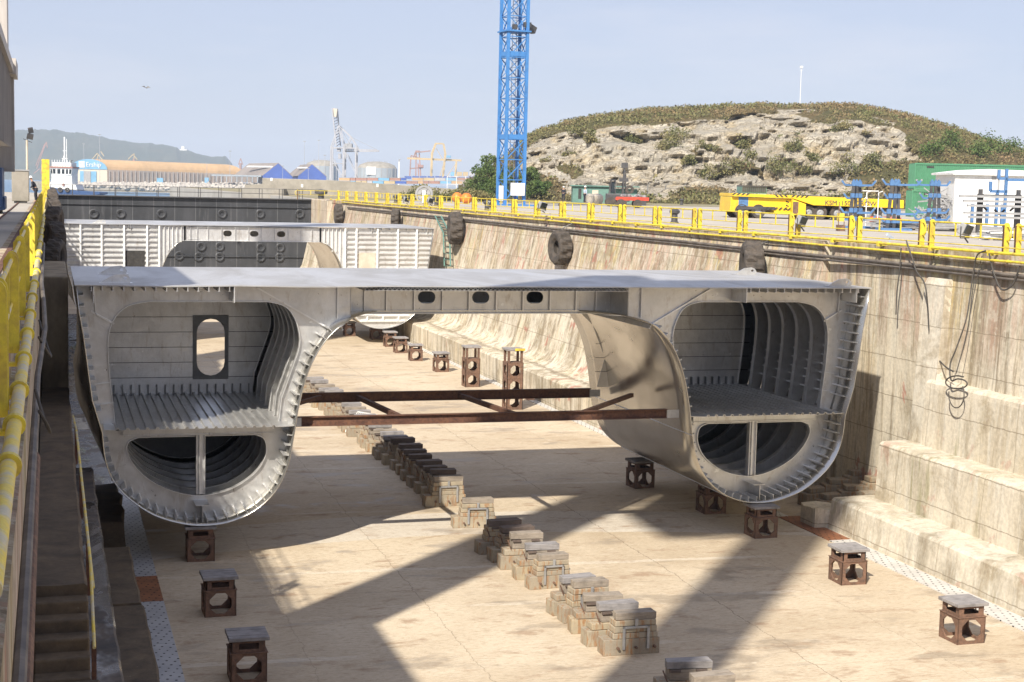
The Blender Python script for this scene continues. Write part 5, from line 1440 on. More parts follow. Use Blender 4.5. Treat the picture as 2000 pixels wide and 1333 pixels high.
# yellow box on stand
L_ = Loc(1639,452); X=L_.x; Zf=L_.z
e = qthing('yellow_box', L_, 'yellow electrical box on thin legs behind the railing', 'electrical box')
m = MB().box(X(1636),X(1648),0,.35,Zf(433),Zf(417)); m.build('box', M['yellow'], e)
m = MB(); m.bar((X(1637),0,0),(X(1637),0,Zf(395)),.04); m.bar((X(1648),0,0),(X(1648),0,Zf(433)),.04); m.box(X(1636),X(1650),-.1,.5,-.0,Zf(440)); m.build('leg', M['rust'], e)

# ================================================================ LEFT QUAY CRANE
lc = empty('gantry_crane', (-3,40,10), label='large beige gantry crane with blue bogies along the left quay', cat='crane')
def LB(m, x0,x1,y0,y1,z0,z1): m.box(x0+3,x1+3,y0-40,y1-40,z0-10,z1-10)
m = MB(); LB(m,-4.6,-2.02,41.2,86,13.5,17.3); m.build('sill_beam', M['beige_dark'], lc)
m = MB(); 
y = 42
while y < 86: LB(m,-2.02,-1.92,y,y+.14,13.5,17.3); y += 1.1
m.build('siding_rib', M['beige_dark'], lc)
m = MB(); LB(m,-4.7,-1.75,41,88.5,17.3,17.75); LB(m,-2.3,-1.62,84,89,17.2,18.0); m.build('beam_cap', M['beige'], lc)
m = MB(); LB(m,-2.6,-1.80,87,88.2,12.2,17.4); m.build('end_column', M['beige_dark'], lc)
m = MB(); LB(m,-3.5,-2.1,86.6,89.6,17.7,44); m.build('upper_leg', M['beige'], lc)
m = MB(); LB(m,-4.2,-2.5,60,70,13.0,13.5); m.build('machinery_plate', M['cream'], lc)
for i,(y0,y1,x1_,z1) in enumerate(((56,60,-2.35,12.9),(66,70.5,-2.3,12.8),(84,88,-2.35,12.4))):
    m = MB(); LB(m,-3.6,x1_,y0,y1,10.35,z1); LB(m,-3.5,x1_+.12,y0+.3,y1-.3,10.2,10.9); m.build('bogie', M['blue_dark'] if i==0 else M['blue'] if False else M['blue_dark'], lc, bevel=.05)
    for k in range(3):
        q = MB(); q.M = Matrix.Translation((x1_+3-.2, y0+.8+k*1.2-40, .32)); q.lathe([(0,-.12),(.34,-.12),(.34,.12),(0,.12)],16,axis='X'); q.build('wheel', M['steel_dark'], lc)
m = MB(); LB(m,-4.4,-1.65,4,28.6,11.2,14.8); m.build('sill_beam', M['beige_dark'], lc)
for y in (8,24): m = MB(); LB(m,-3.6,-2.0,y,y+3,10.1,11.2); m.build('bogie', M['blue_dark'], lc)
# inclined and upright box columns, high cross girder
m = MB(); m.bar((-.0,-12.5,4.8),(0,-17.3,33),1.9,1.9,up=(0,1,0)); m.build('inclined_leg', M['beige'], lc)
m = MB(); LB(m,-4.0,-2.1,10.4,12.3,14.8,44); m.build('upper_leg', M['beige'], lc)
m = MB(); LB(m,-9.5,-2.3,9,13,43.5,52); m.build('cross_girder', M['beige'], lc)
# crane rail on the left quay
m = MB(); m.box(-2.25,-2.17,-20,180,10.004,10.06); o = m.build('crane_rail', M['rust_dark']); tag(o,'rusty crane rail set in the left quay','rail')
m = MB(); m.box(-1.12,-.98,-20,180,10.002,10.03); o = m.build('cable_channel', M['rust_dark']); tag(o,'dark cable channel beside the left railing','cable channel')
# cabinet, lamp post and junk far down the left quay
L_=pl(68,382,2,10); e = empty('grey_cabinet',(-1.7,118,10),0,'beige-grey cabinet on the far left quay','cabinet')
m = MB().box(-.95,.25,0,1.5,.15,2.35); m.build('box', M['concrete'], e, bevel=.05)
m = MB().box(-.95,.3,-.05,1.55,2.35,2.45); m.build('lid', M['grey'], e)
m = MB().box(-.8,.1,.1,1.4,0,.15); m.build('plinth', M['steel_dark'], e)
e = empty('lamp_post',(-1.75,132,10),0,'cream post with floodlights above the grey cabinet on the left quay','lamp post')
m = MB().tube([(0,0,0),(0,0,4.9)],.09,8); m.build('pole', M['cream'], e, smooth=True)
m = MB(); m.cb((.25,-.1,5.2),.5,.3,.4,0,.2,.3); m.cb((.3,0,5.7),.4,.3,.4,0,-.2,.3); m.bar((0,0,4.9),(.3,0,5.6),.06); m.bar((-.3,0,5.0),(.4,0,4.7),.05); m.build('lamp_head', M['steel_dark'], e)
m = MB().box(-1.0,-.3,0,.02,0,3.6); o = m.build('yellow_sign_board', M['yellow'], loc=(.28,152,10.0)); tag(o,'tall plain yellow board at the far end of the left railing','board')

# ================================================================ HILL
def yh(px): return 345+.0227*(px-97)
def interp(tab, x):
    if x <= tab[0][0]: return tab[0][1]
    for (a,b),(c,d) in zip(tab, tab[1:]):
        if x <= c: return b+(d-b)*(x-a)/(c-a)
    return tab[-1][1]
CREST = [(900,352),(930,340),(960,322),(1000,290),(1022,264),(1060,248),(1100,236),(1150,226),(1200,219),(1260,212),(1330,209),(1400,206),(1470,203),(1530,207),(1580,205),(1620,202),(1670,205),(1730,216),(1780,226),(1830,240),(1880,256),(1930,272),(1990,290),(2080,312),(2200,338),(2350,360)]
PROF = [(0,0),(.10,.10),(.18,.22),(.25,.42),(.33,.62),(.42,.76),(.55,.87),(.7,.95),(.86,.995),(1.0,1.0),(1.15,.97),(1.35,.86),(1.7,.55),(2.1,.15),(2.3,-.02)]
RLO = [(1000,.55),(1025,.30),(1060,.22),(1110,.10),(1180,.02),(1300,.0),(1340,.12),(1400,.16),(1500,.10),(1560,.12),(1640,.12),(1700,.26),(1760,.30),(1800,.35),(1815,.7)]
RHI = [(1000,.30),(1030,.82),(1060,.85),(1120,.78),(1200,.74),(1300,.74),(1380,.80),(1450,.92),(1540,.93),(1620,.78),(1680,.82),(1740,.80),(1790,.55),(1815,.35)]
def fr(p, oct=5, h=.55, sc=1.0):
    a = 0; amp = 1; q = Vector(p)*sc
    for _ in range(oct): a += amp*noise.noise(q); q = q*2.13; amp *= h
    return a
HD0 = 232.0; HD1 = 320.0
def hill_pt(px, v, rough=True):
    g = interp(PROF, v); bx = px
    d = HD0 + (HD1-HD0)*v + 14*max(0,(1100-px)/200)*0
    zc = 12 + (yh(px)-interp(CREST, px)-11)*HD1/F
    base = CAM + ray(bx, yh(bx))*d
    zt = Z0 + (zc-Z0)*g
    # keep lateral position constant in depth beyond the crest
    P_ = Vector((base.x, base.y, zt))
    r = 0
    lo, hi = interp(RLO, px), interp(RHI, px)
    w_ = .16*fr((P_.x*.05, P_.y*.05, P_.z*.12), 4)
    if lo < hi:
        r = min(1, max(0, (g+w_-lo)/.07))*min(1, max(0, (hi-g-w_)/.07))
    if r > 0:
        hole = fr((P_.x*.09+7, P_.y*.03, P_.z*.16), 4)
        if hole > .42: r *= max(0, 1-(hole-.42)/.10)
    if rough:
        a = fr((P_.x*.16, P_.z*.30, P_.y*.1), 6, .6)
        b = abs(fr((P_.x*.07+31, P_.z*.22, 4), 5, .6))
        edge = min(1, g*6)*(1 if v < 1.2 else .5)
        push = r*(a*2.6 - b*4.5) + (1-r)*(fr((P_.x*.12,P_.y*.12,P_.z*.12),5)*1.0)
        # strata ledges in rock
        st_ = math.sin(P_.z*2.1 + 3*noise.noise(Vector((P_.x*.06,P_.z*.1,0))))
        push += r*.55*st_
        vd = noise.voronoi(Vector((P_.x*.22+P_.y*.05, P_.y*.08, P_.z*.42)))[0]
        push += r*(min(.35, vd[1]-vd[0])*4.2-.9)
        vd = noise.voronoi(Vector((P_.x*.6, P_.y*.2, P_.z*1.0)))[0]
        push += r*(min(.3, vd[1]-vd[0])*1.3)
        P_ = P_ - FWD*push*edge*1.1 + Vector((0,0,1))*((1-r)*fr((P_.x*.22,P_.y*.22,0),4)*.45*edge)
    return P_, r
NU, NV = 460, 150
vs = []; rk = []
for j in range(NV+1):
    v = 2.3*(j/NV)**1.25
    for i in range(NU+1):
        px = 895+(2360-895)*i/NU
        p, r = hill_pt(px, v); vs.append(tuple(p)); rk.append(r)
m = MB(); m.add(vs, [(j*(NU+1)+i, j*(NU+1)+i+1, (j+1)*(NU+1)+i+1, (j+1)*(NU+1)+i) for j in range(NV) for i in range(NU)])
ho = m.build('hill', M['hill']); ho['kind'] = 'structure'
at_ = ho.data.attributes.new('rock','FLOAT','POINT'); at_.data.foreach_set('value', rk)
# scrub on the hill
def leafmesh(centres, mat, name, nq, sz, leaf, seed=1, flat=.7, parent=None):
    rg = random.Random(seed); V = []; Fs = []
    for (c, s_) in centres:
        for _ in range(nq):
            while True:
                q = Vector((rg.uniform(-1,1),rg.uniform(-1,1),rg.uniform(-1,1)))
                if .15 < q.length < 1: break
            p = Vector(c)+Vector((q.x*s_*sz, q.y*s_*sz, q.z*s_*sz*flat))
            n = Vector((rg.gauss(0,1),rg.gauss(0,1),rg.gauss(0,1)+.4)).normalized(); a = n.orthogonal().normalized(); b = n.cross(a)
            l_ = leaf*rg.uniform(.6,1.4)*s_; k = len(V)
            V += [tuple(p+a*l_), tuple(p+b*l_*.6), tuple(p-a*l_), tuple(p-b*l_*.6)]; Fs.append((k,k+1,k+2,k+3))
    me = bpy.data.meshes.new(name); me.from_pydata(V, [], Fs); me.materials.append(mat); me.update()
    o = bpy.data.objects.new(name, me); COL.objects.link(o)
    if parent: o.parent = parent
    return o
rg = random.Random(4); ca = []; cb2 = []
n_try = 0
while len(ca)+len(cb2) < 7600 and n_try < 40000:
    n_try += 1
    px = rg.uniform(915, 2200); v = rg.choice((rg.uniform(0,.35), rg.uniform(.3,1.12), rg.uniform(.3,1.12)))
    p, r = hill_pt(px, v)
    if r > .25 and rg.random() > .012: continue
    t = fr((p.x*.05,p.y*.05,p.z*.1), 4)
    sc_ = rg.uniform(.5,1.15)*(1.3 if v < .25 else 1.0)
    (ca if t+rg.uniform(-.25,.25) < .08 else cb2).append((p+Vector((0,0,.2)), sc_))
o = leafmesh(ca, M['scrub'], 'scrub', 13, .95, .20, 2); tag(o,'olive green scrub covering the rocky hill','scrub',kind='stuff')
o = leafmesh(cb2, M['scrub_dry'], 'dry_scrub', 12, .85, .19, 3); tag(o,'dry brown scrub over the crest of the rocky hill','dry scrub',kind='stuff')
BU = [(1128,265,1.6,'dark bush on the cliff near its left end'),(1150,285,2.0,'round bush below the left cave of the cliff'),(1240,282,1.7,'dark bush in the upper middle of the left cliff'),(1318,282,3.3,'large dark bush in the gully splitting the cliff'),(1300,300,2.4,'bush hanging low in the cliff gully'),(1375,300,1.7,'bush on the pale blocks right of the gully'),
      (1450,292,2.0,'rounded green bush between pale cliff blocks'),(1468,318,2.2,'green bush low on the cliff under the pale blocks'),(1340,328,1.8,'bush at the cliff foot right of the gully'),(1112,312,1.2,'small dark bush on the left cliff face'),(1640,262,2.3,'grey twiggy bush in the hollow of the right cliff'),(1545,300,2.2,'dark bush on a ledge of the right cliff'),(1585,318,1.7,'bush low on the right cliff'),(1700,330,2.6,'broad bush at the foot of the right cliff'),
      (1850,290,2.6,'bright green bush on the grassy shoulder of the hill'),(1930,296,3.4,'large bright green bush above the green container'),(1960,300,3.0,'green bush right of the large one above the container'),(1815,304,2.4,'green bush left above the container'),(1900,305,2.4,'low green bush just above the container roof'),(1430,345,2.5,'green bush above the fence in the middle'),(1660,345,2.8,'broad green scrub bush behind the racks'),(1520,345,2.6,'green bush behind the transporter left part'),(1590,348,2.6,'green bush behind the transporter right part'),(1380,350,2.3,'green bush above the fence right of the shed')]
for i,(px,py,s_,lab) in enumerate(BU):
    s_ *= .82 if i<14 else 1.0
    # find the hill surface on this line of sight
    best = None
    for j in range(60):
        v = j/60*1.1; p, r = hill_pt(px, v); q = (p-CAM); ppy = CY+F*q.dot(DN)/q.dot(FW)
        if ppy <= py: best = p; break
    if best is None: continue
    e = empty('bush', tuple(best), label=lab, cat='bush', group='bushes on the rocky hill')
    e2 = [(Vector((rg.gauss(0,.45)*s_, rg.gauss(0,.4)*s_, abs(rg.gauss(.25,.3))*s_)), 1.0) for _ in range(14)]
    leafmesh(e2, M['leaf' if 13<i<19 else 'scrub'], 'foliage', 60, .50*s_, .17, 50+i, .8, e)
    MB().tube([(0,0,-.3),(0,0,.5*s_)],.08,5).build('stem', M['bark'], e)
# trees left of the cliff behind the crane mast
def tree(px, py, d, h, w, lab, seed, mat='leaf'):
    b = at(px, py, d); e = empty('tree', (b.x,b.y,Z0), label=lab, cat='tree', group='trees at the left foot of the hill')
    rr = random.Random(seed); m = MB()
    m.tube([(0,0,-.2),(.1,0,h*.3),(.0,.1,h*.6)], [.30,.2,.08], 7)
    cl = []
    for i in range(26):
        a = rr.uniform(0,2*PI); z = h*rr.uniform(.22,.95); rad = w*math.sqrt(max(.05,1-((z/h-.5)/.55)**2))*rr.uniform(.3,.95)
        c = Vector((math.cos(a)*rad, math.sin(a)*rad, z)); cl.append((c, rr.uniform(.7,1.25)))
        if i % 3 == 0: m.tube([(0,0,h*.35),tuple(c*.6+Vector((0,0,h*.12))),tuple(c)], [.1,.06,.02], 5)
    m.build('trunk', M['bark'], e)
    leafmesh(cl, M[mat], 'crown', 120, .22*w+.35, .16, seed, .8, e)
tree(958,360,236,6.6,2.1,'round green tree left of the blue crane mast',61)
tree(940,365,240,5.0,2.4,'low green tree at the left end of the trees',62)
tree(985,362,238,4.8,1.8,'green tree partly behind the blue crane mast',63)
tree(1030,360,236,4.8,1.9,'green tree right behind the blue crane mast',64)
tree(1052,366,234,2.8,1.7,'low green tree right of the blue crane mast',65)
tree(975,372,222,3.4,2.8,'bushy green tree at the foot of the crane mast',66)
for i,(px,py,d,lab) in enumerate(((835,378,205,'olive bush behind the grey hose reel'),(862,380,200,'olive bush left of the white mesh gate'),(905,378,205,'olive bush behind the white mesh gate'),(945,382,200,'olive bush right of the orange buoys'),(812,382,208,'small olive bush left of the hose reel'))):
    b = at(px,py,d); e = empty('bush',(b.x,b.y,Z0),label=lab,cat='bush',group='olive bushes along the fence')
    leafmesh([(Vector((rg.gauss(0,.9),rg.gauss(0,.7),abs(rg.gauss(.5,.4)))),1.0) for _ in range(14)], M['scrub'], 'foliage', 70, .8, .15, 80+i, .7, e)
    MB().tube([(0,0,-.2),(0,0,.8)],.06,5).build('stem', M['bark'], e)
# lamp post on the hill crest
b, _r = hill_pt(1556, .98); e = empty('lamp_post', tuple(b), label='thin white mast with a small lamp on the hill crest', cat='lamp post')
hh = (205-118)*HD1/F-1.0
MB().tube([(0,0,-1),(0,0,hh)],[.09,.06],8).build('pole', M['white'], e)
m = MB(); m.cb((0,0,hh+.15),.55,.4,.45); m.bar((-.3,0,hh-.5),(.3,0,hh-.5),.08); m.build('lamp_head', M['white'], e)
# marsh strip of ground up to the hill
struct(grid_plane(32, 520, 184, 420, 10.02, 6, 6), 'dry_ground', M['dryground'])
struct(MB().add([tuple(pl(700,396,2,10.03)),tuple(pl(1100,402.5,2,10.03)),tuple(pl(1500,412,2,10.03)),tuple(pl(2300,424,2,10.03)),tuple(pl(2600,560,2,10.03)),tuple(pl(1200,470,2,10.03)),tuple(pl(600,400,2,10.03))],[(0,1,2,3,4,5,6)]) if False else grid_plane(32.2,140,-20,178,10.004,4,4), 'quay_apron', M['quay'])

# ================================================================ FAR BACKGROUND
def far_thing(name, px, py, d, lab, cat, group=None):
    b = at(px, py, d); e = empty(name, tuple(b), YAW, lab, cat, group); k = d/F
    return e, (lambda x: (x-px)*k), (lambda y: (py-y)*k), k
# headland
HC = [(-200,262),(-60,258),(40,256),(70,254),(120,257),(150,262),(185,263),(205,270),(235,275),(262,279),(290,280),(320,284),(345,287),(352,294),(372,297),(395,303),(415,308),(440,305),(452,318),(462,345),(475,358)]
vs=[]; NU2, NV2 = 240, 30
for j in range(NV2+1):
    t = j/NV2*2
    for i in range(NU2+1):
        px = -200+675*i/NU2; d = 3600+500*t
        b = CAM+ray(px, yh(px))*d; H = (yh(px)-interp(HC,px))*4100/F+9.5
        g = math.sin(min(t,2)*PI/2)**.8 if t<2 else 0
        z = 2.4+H*g*(1+.06*fr((px*.03,t*3,0),5)) 
        vs.append((b.x,b.y,z-1))
m = MB(); m.add(vs,[(j*(NU2+1)+i,j*(NU2+1)+i+1,(j+1)*(NU2+1)+i+1,(j+1)*(NU2+1)+i) for j in range(NV2) for i in range(NU2)])
struct(m,'headland',M['headland'],smooth=True)
e,x,z,k = far_thing('hilltop_building',357,296,4080,'tiny pale building on the distant headland','building')
m = MB(); m.box(x(350),x(365),0,20,-6,z(292)); m.box(x(354),x(360),0,10,z(292),z(286)); m.build('wall', M['white'], e)
# harbour ground
def far_ground(px0,px1,d0,d1,z0,name,mat):
    a_,b_,c_,d_ = at(px0,yh(px0),d0),at(px1,yh(px1),d0),at(px1,yh(px1),d1),at(px0,yh(px0),d1)
    m = MB(); vs=[(p.x,p.y,zz) for zz in (0,z0) for p in (a_,b_,c_,d_)]
    m.add(vs,[(4,5,6,7),(0,1,5,4),(1,2,6,5),(3,0,4,7)]); struct(m,name,mat)
far_ground(60,650,1050,1500,7.2,'harbour_quay',M['concrete'])
far_ground(630,1100,560,1400,7.4,'harbour_quay',M['concrete'])
# breakwater stones
rg = random.Random(31); V=[]; Fs=[]
ico = [(0,0,1),(.89,0,.45),(.28,.85,.45),(-.72,.53,.45),(-.72,-.53,.45),(.28,-.85,.45),(.72,.53,-.45),(-.28,.85,-.45),(-.89,0,-.45),(-.28,-.85,-.45),(.72,-.53,-.45),(0,0,-1)]
icf = [(0,1,2),(0,2,3),(0,3,4),(0,4,5),(0,5,1),(1,6,2),(2,7,3),(3,8,4),(4,9,5),(5,10,1),(6,7,2),(7,8,3),(8,9,4),(9,10,5),(10,6,1),(11,7,6),(11,8,7),(11,9,8),(11,10,9),(11,6,10)]
for i in range(1500):
    px = rg.uniform(100,540); t = rg.random(); py = 357.5+(px-100)*.006+t*(12 if px>240 else 8)*rg.uniform(.6,1.1)
    d = 1010-t*90; b = at(px,py,d); s_ = rg.uniform(.6,1.9); k0=len(V)
    for v_ in ico: V.append((b.x+v_[0]*s_*rg.uniform(.7,1.3), b.y+v_[1]*s_*rg.uniform(.7,1.3), b.z+v_[2]*s_*rg.uniform(.5,1.0)))
    Fs += [tuple(a+k0 for a in f) for f in icf]
me = bpy.data.meshes.new('breakwater_stones'); me.from_pydata(V,[],Fs); me.materials.append(M['rocks']); o = bpy.data.objects.new('breakwater_stones', me); COL.objects.link(o)
tag(o,'pale loose stones of the breakwater beyond the gate','breakwater stones',kind='stuff')
# concrete sea wall beyond the gate
e,x,z,k = far_thing('sea_wall',690,385,226,'weathered grey concrete sea wall beyond the dock gate','wall')
m = MB(); m.plate([(x(478),z(395)),(x(905),z(388)),(x(905),z(366)),(x(700),z(356)),(x(640),z(353.5)),(x(512),z(352)),(x(512),z(364)),(x(478),z(366))],[],0,2.2); m.build('wall', M['concrete'], e, bevel=.05)
m = MB().box(x(478),x(560),-3,0,z(396),z(372)); m.build('footing', M['concrete'], e, bevel=.1)
m = MB(); 
for (a_,b_) in ((528,355),(588,366),(735,362)): m.box(x(a_),x(a_)+.3,-.03,0,z(b_)-.2,z(b_)+.25)
m.build('plate', M['white'], e)
# warehouse with arched blue gable
e,x,z,k = far_thing('arched_warehouse',174,359,1110,'long warehouse with ochre roof and arched light blue gable','warehouse')
arc = [(x(138),z(331))]+[(x(174)+math.cos(PI-t*PI/12)*x(210), z(331)+math.sin(t*PI/12)*z(331)*.70) for t in range(1,12)]+[(x(210),z(331))]
def sweepdir(m, poly, vec, y0=0):
    n=len(poly); vs=[(a,y0,b) for a,b in poly]+[(a+vec[0],y0+vec[1],b+vec[2]) for a,b in poly]
    m.add(vs,[tuple(range(n)),tuple(range(2*n-1,n-1,-1))]+[(i,(i+1)%n,n+(i+1)%n,n+i) for i in range(n)])
ev = (x(410)-0+0, 60, -1.0)
m = MB(); sweepdir(m, [(x(138),0),(x(210),0),(x(210),z(331)),(x(138),z(331))], ev); m.build('wall', M['wh_wall'], e)
m = MB(); sweepdir(m, arc, ev); m.build('roof', M['brown_roof'], e)
m = MB(); m.plate([(a*1.0,b) for a,b in arc],[],-.8,-.05); m.build('gable', M['ltblue_wall'], e)
m = MB(); m.plate([(x(138),0),(x(210),0),(x(210),z(331)),(x(138),z(331))],[],-.4,-.02); m.build('gable_wall', M['cream'], e)
m = MB().box(x(157),x(189),-1.0,-.5,0,z(335)); m.build('door_surround', M['ltblue_wall'], e)
m = MB().box(x(165),x(178),-1.4,-1.0,0,z(335)); m.build('door', M['grey'], e)
m = MB(); m.plate([(x(155),z(316)),(x(166.5),z(316)),(x(166.5),z(328)),(x(155),z(328))],[],-1.1,-.85); m.build('sign_emblem', M['white'], e)
m = MB(); m.bar((x(155)+.3,-1.2,z(321)),(x(166),-1.2,z(319)),.25); m.bar((x(155)+.3,-1.2,z(324)),(x(166),-1.2,z(322.5)),.2); m.build('emblem_waves', M['ltblue_wall'], e)
text('Ership', z(331)*.45, M['white'], e, (x(168.5),-1.1,z(326)), (PI/2,0,0), .08, .95)
m = MB()
for i in range(30):
    px = 214+i*7.2; 
    if px>415: break
    yy = 60*(px-210)/236
    m.bar((x(px),yy-1.0,0),(x(px),yy-1.0,z(332)),.35)
m.build('wall_pilaster', M['grey'], e)
m = MB(); m.box(x(294),x(306),20,21.5,0,z(345)); m.build('side_door', M['ltblue_wall'], e)
m = MB(); m.box(x(378),x(386),40,41.5,0,z(342)); m.build('side_door', M['ltblue_wall'], e)
for i,(g0,gm,g1,pk,ev_,r0,top,lab) in enumerate(((512,543,571,320,331,447,320,'deep blue gabled warehouse with brown roof, left of the pair'),(582,609,637,322,335,553,322,'smaller deep blue gabled warehouse, right of the pair'))):
    e,x,z,k = far_thing('blue_warehouse',gm,358.5+i*.5,980+i*15,lab,'warehouse')
    gp = [(x(g0),0),(x(g1),0),(x(g1),z(345)),(x(gm),z(pk)),(x(g0),z(345))]
    m = MB(); m.plate(gp,[],0,1.0); m.build('gable', M['blue_wall'], e)
    m = MB(); lw_ = x(g0)-x(418 if i==0 else 530)
    sweepdir(m,[(x(g0),0),(x(g1),0),(x(g1),z(345)),(x(g0),z(345))],(-lw_,70,0),1.0); m.build('wall', M['wh_wall'] if i==0 else M['blue_wall'], e)
    m = MB(); sweepdir(m,[(x(g0)-.6,z(345)),(x(gm),z(pk)+.4),(x(g1)+.6,z(345))],(-lw_,70,0),.9); m.build('roof', M['grey_roof'], e)
    m = MB(); a_=x(g0)-lw_*.75; m.add([(x(gm)-lw_*.85,40,z(pk+4)-.3),(x(gm)-3,3,z(pk+4.5)-.3),(x(gm)-4,2,z(pk+7)-.3),(x(gm)-lw_*.88,39,z(pk+6.5)-.3)],[(0,1,2,3)]); m.build('skylight', M['white'], e, solid=.3)
    if i==0:
        m = MB()
        for q in range(9): m.box(x(424+q*10),x(424+q*10)+.5,-4,-3.4,0,z(346))
        m.box(x(415),x(512),-4,8,z(347),z(344)); m.build('canopy', M['tank'], e)
# storage tanks
for i,(c,r,top,dm,d,lab) in enumerate(((628,31,325,313,1500,'domed storage tank behind the grey quay crane'),(736,38,329,316,1350,'larger domed storage tank with white panel right of the quay crane'))):
    e,x,z,k = far_thing('storage_tank',c,360,d,lab,'storage tank')
    R_=r*k; m = MB(); m.lathe([(0,0),(R_,0),(R_,z(top)),(R_*.99,z(top)),(0,z(top)-.1)],40); m.build('shell', M['tank'], e, smooth=True)
    m = MB(); m.lathe([(R_*1.0,z(top)),(R_*.9,z(top)+(z(dm)-z(top))*.45),(R_*.6,z(top)+(z(dm)-z(top))*.8),(R_*.3,z(top)+(z(dm)-z(top))*.95),(0,z(dm))],40); m.build('dome', M['concrete'], e, smooth=True)
    m = MB()
    for q in range(20):
        a_=q*2*PI/20; m.box(math.cos(a_)*R_*1.01-.25,math.cos(a_)*R_*1.01+.25,math.sin(a_)*R_*1.01-.25,math.sin(a_)*R_*1.01+.25,0,z(top))
    for q in range(10): a_=q*2*PI/10; m.bar((math.cos(a_)*R_*.5,math.sin(a_)*R_*.5,z(dm+4)),(math.cos(a_)*R_*.5,math.sin(a_)*R_*.5,z(dm-1)),.3)
    m.build('shell_rib', M['grey'], e)
    if i: m = MB().box(x(719),x(737),-R_*1.03,-R_*1.0,z(342),z(327)); m.build('panel', M['white'], e)
# grey ship-to-shore crane
e,x,z,k = far_thing('quay_crane',670,358,860,'tall pale grey quay crane with raised boom','crane')
def B(m,a_,b_,w,ya=0,yb=None): m.bar((x(a_[0]),ya,z(a_[1])),(x(b_[0]),ya if yb is None else yb,z(b_[1])),w*k)
for y in (0,8):
    m = MB(); B(m,(645,357),(646,288),2.6,y); B(m,(694,357),(694,288),2.6,y); B(m,(670,358),(671,285),4.2,y); B(m,(645,290),(660,247),2,y); B(m,(671,290),(660,247),1.6,y); B(m,(660,247),(683,268),1.5,y); B(m,(683,268),(697,290),1.5,y); B(m,(697,290),(694,300),1.5,y)
    m.build('portal_leg', M['farcrane'], e)
    m = MB(); B(m,(645,290),(697,290),2.4,y); B(m,(648,310),(668,350),1.2,y); B(m,(675,300),(692,335),1.2,y); B(m,(672,296),(684,268),1.2,y); B(m,(646,320),(671,320),1.2,y); m.build('cross_brace', M['farcrane'], e)
m = MB(); B(m,(656,287),(647,214),2.2,0); B(m,(662,286),(655,214),2.2,6); 
for q in range(14):
    t=q/14; B(m,(656-9*t,287-73*t),(662-7*(t+.07),286-72*(t+.07)),1.0,0,6)
m.build('raised_boom', M['farcrane'], e)
m = MB(); m.cb((x(652),3,z(222)),8*k,5,16*k,0,.12); m.build('boom_head', M['cream'], e)
m = MB(); B(m,(672,296),(739,294),3.0,3); B(m,(672,292),(735,292),1.2,3)
for q in range(12): B(m,(678+q*5,296),(680+q*5,291),.9,3)
m.build('rear_boom', M['farcrane'], e)
m = MB(); m.cb((x(679),3,z(285)),14*k,6,8*k); m.build('machinery_house', M['grey'], e)
m = MB(); m.cb((x(660),3,z(293)),6*k,5,8*k); m.cb((x(662),3,z(306)),5*k,4,10*k); m.build('cabin', M['farcrane'], e)
m = MB(); B(m,(660,246),(652,225),.7,3); B(m,(683,268),(735,292),.6,3); B(m,(660,246),(683,285),.7,3); m.build('stay', M['grey'], e)
# yellow gantry crane and red cranes
e,x,z,k = far_thing('yellow_gantry_crane',852,358,1150,'yellow portal crane with long horizontal girder','crane')
for y in (0,14):
    m = MB(); B(m,(841,345),(842,300),2.6,y); B(m,(842,300),(849,281),2.2,y); B(m,(849,281),(864,281),2,y); B(m,(864,281),(868,300),2.2,y); B(m,(868,300),(864,345),2.4,y); B(m,(888,345),(890,315),2.2,y); m.build('portal_leg', M['faryellow'], e)
m = MB(); m.bar((x(794),4,z(311)),(x(900),4,z(313)),4*k,3.6*k); m.build('girder', M['faryellow'], e)
m = MB(); B(m,(850,290),(863,311),1,4); B(m,(868,312),(858,345),1,4); B(m,(890,318),(872,345),1,4); m.build('brace', M['faryellow'], e)
m = MB(); m.cb((x(875),4,z(306)),8*k,6,4*k); m.build('trolley_house', M['ltblue_wall'], e)
e,x,z,k = far_thing('red_crane',815,350,1500,'haze-muted red crane behind the yellow portal crane','crane')
m = MB()
for a_,b_ in (((800,350),(802,305)),((812,350),(812,296)),((822,350),(818,300)),((800,330),(826,328)),((802,305),(828,312)),((806,312),(812,295)),((812,296),(818,298)),((818,298),(840,295)),((818,350),(816,320))): B(m,a_,b_,2.2)
m.build('tower', M['farred'], e)
m = MB(); m.cb((x(815),0,z(297)),8*k,5,4*k); m.cb((x(822),0,z(325)),9*k,5,5*k); m.build('house', M['farred'], e)
for i,(px,py,d,pts,lab) in enumerate(((88,340,2400,(((72,330),(91,278)),((91,278),(93,290)),((70,325),(88,282)),((66,340),(78,330)),((82,322),(80,340))),'thin red jib crane far behind the lamp post'),
        (190,312,1900,(((180,312),(190,300)),((190,300),(200,312)),((190,312),(192,302)),((197,296),(203,305))),'small orange crane top above the blue arched gable'),
        (262,312,1900,(((250,312),(260,302)),((260,302),(268,312)),((262,312),(262,300))),'small orange crane top above the ochre roof'),
        (470,320,2200,(((466,322),(470,310)),((470,310),(474,322))),'tiny red crane above the blue warehouse roof'))):
    e,x,z,k = far_thing('jib_crane',px,py,d,lab,'crane')
    m = MB()
    for a_,b_ in pts: B(m,a_,b_,1.5)
    m.build('jib', M['farred'] if i in (0,3) else M['faryellow'], e)
    m = MB(); m.box(-2*k,2*k,-2,2,-12*k,1*k); m.build('base', M['farred'], e)
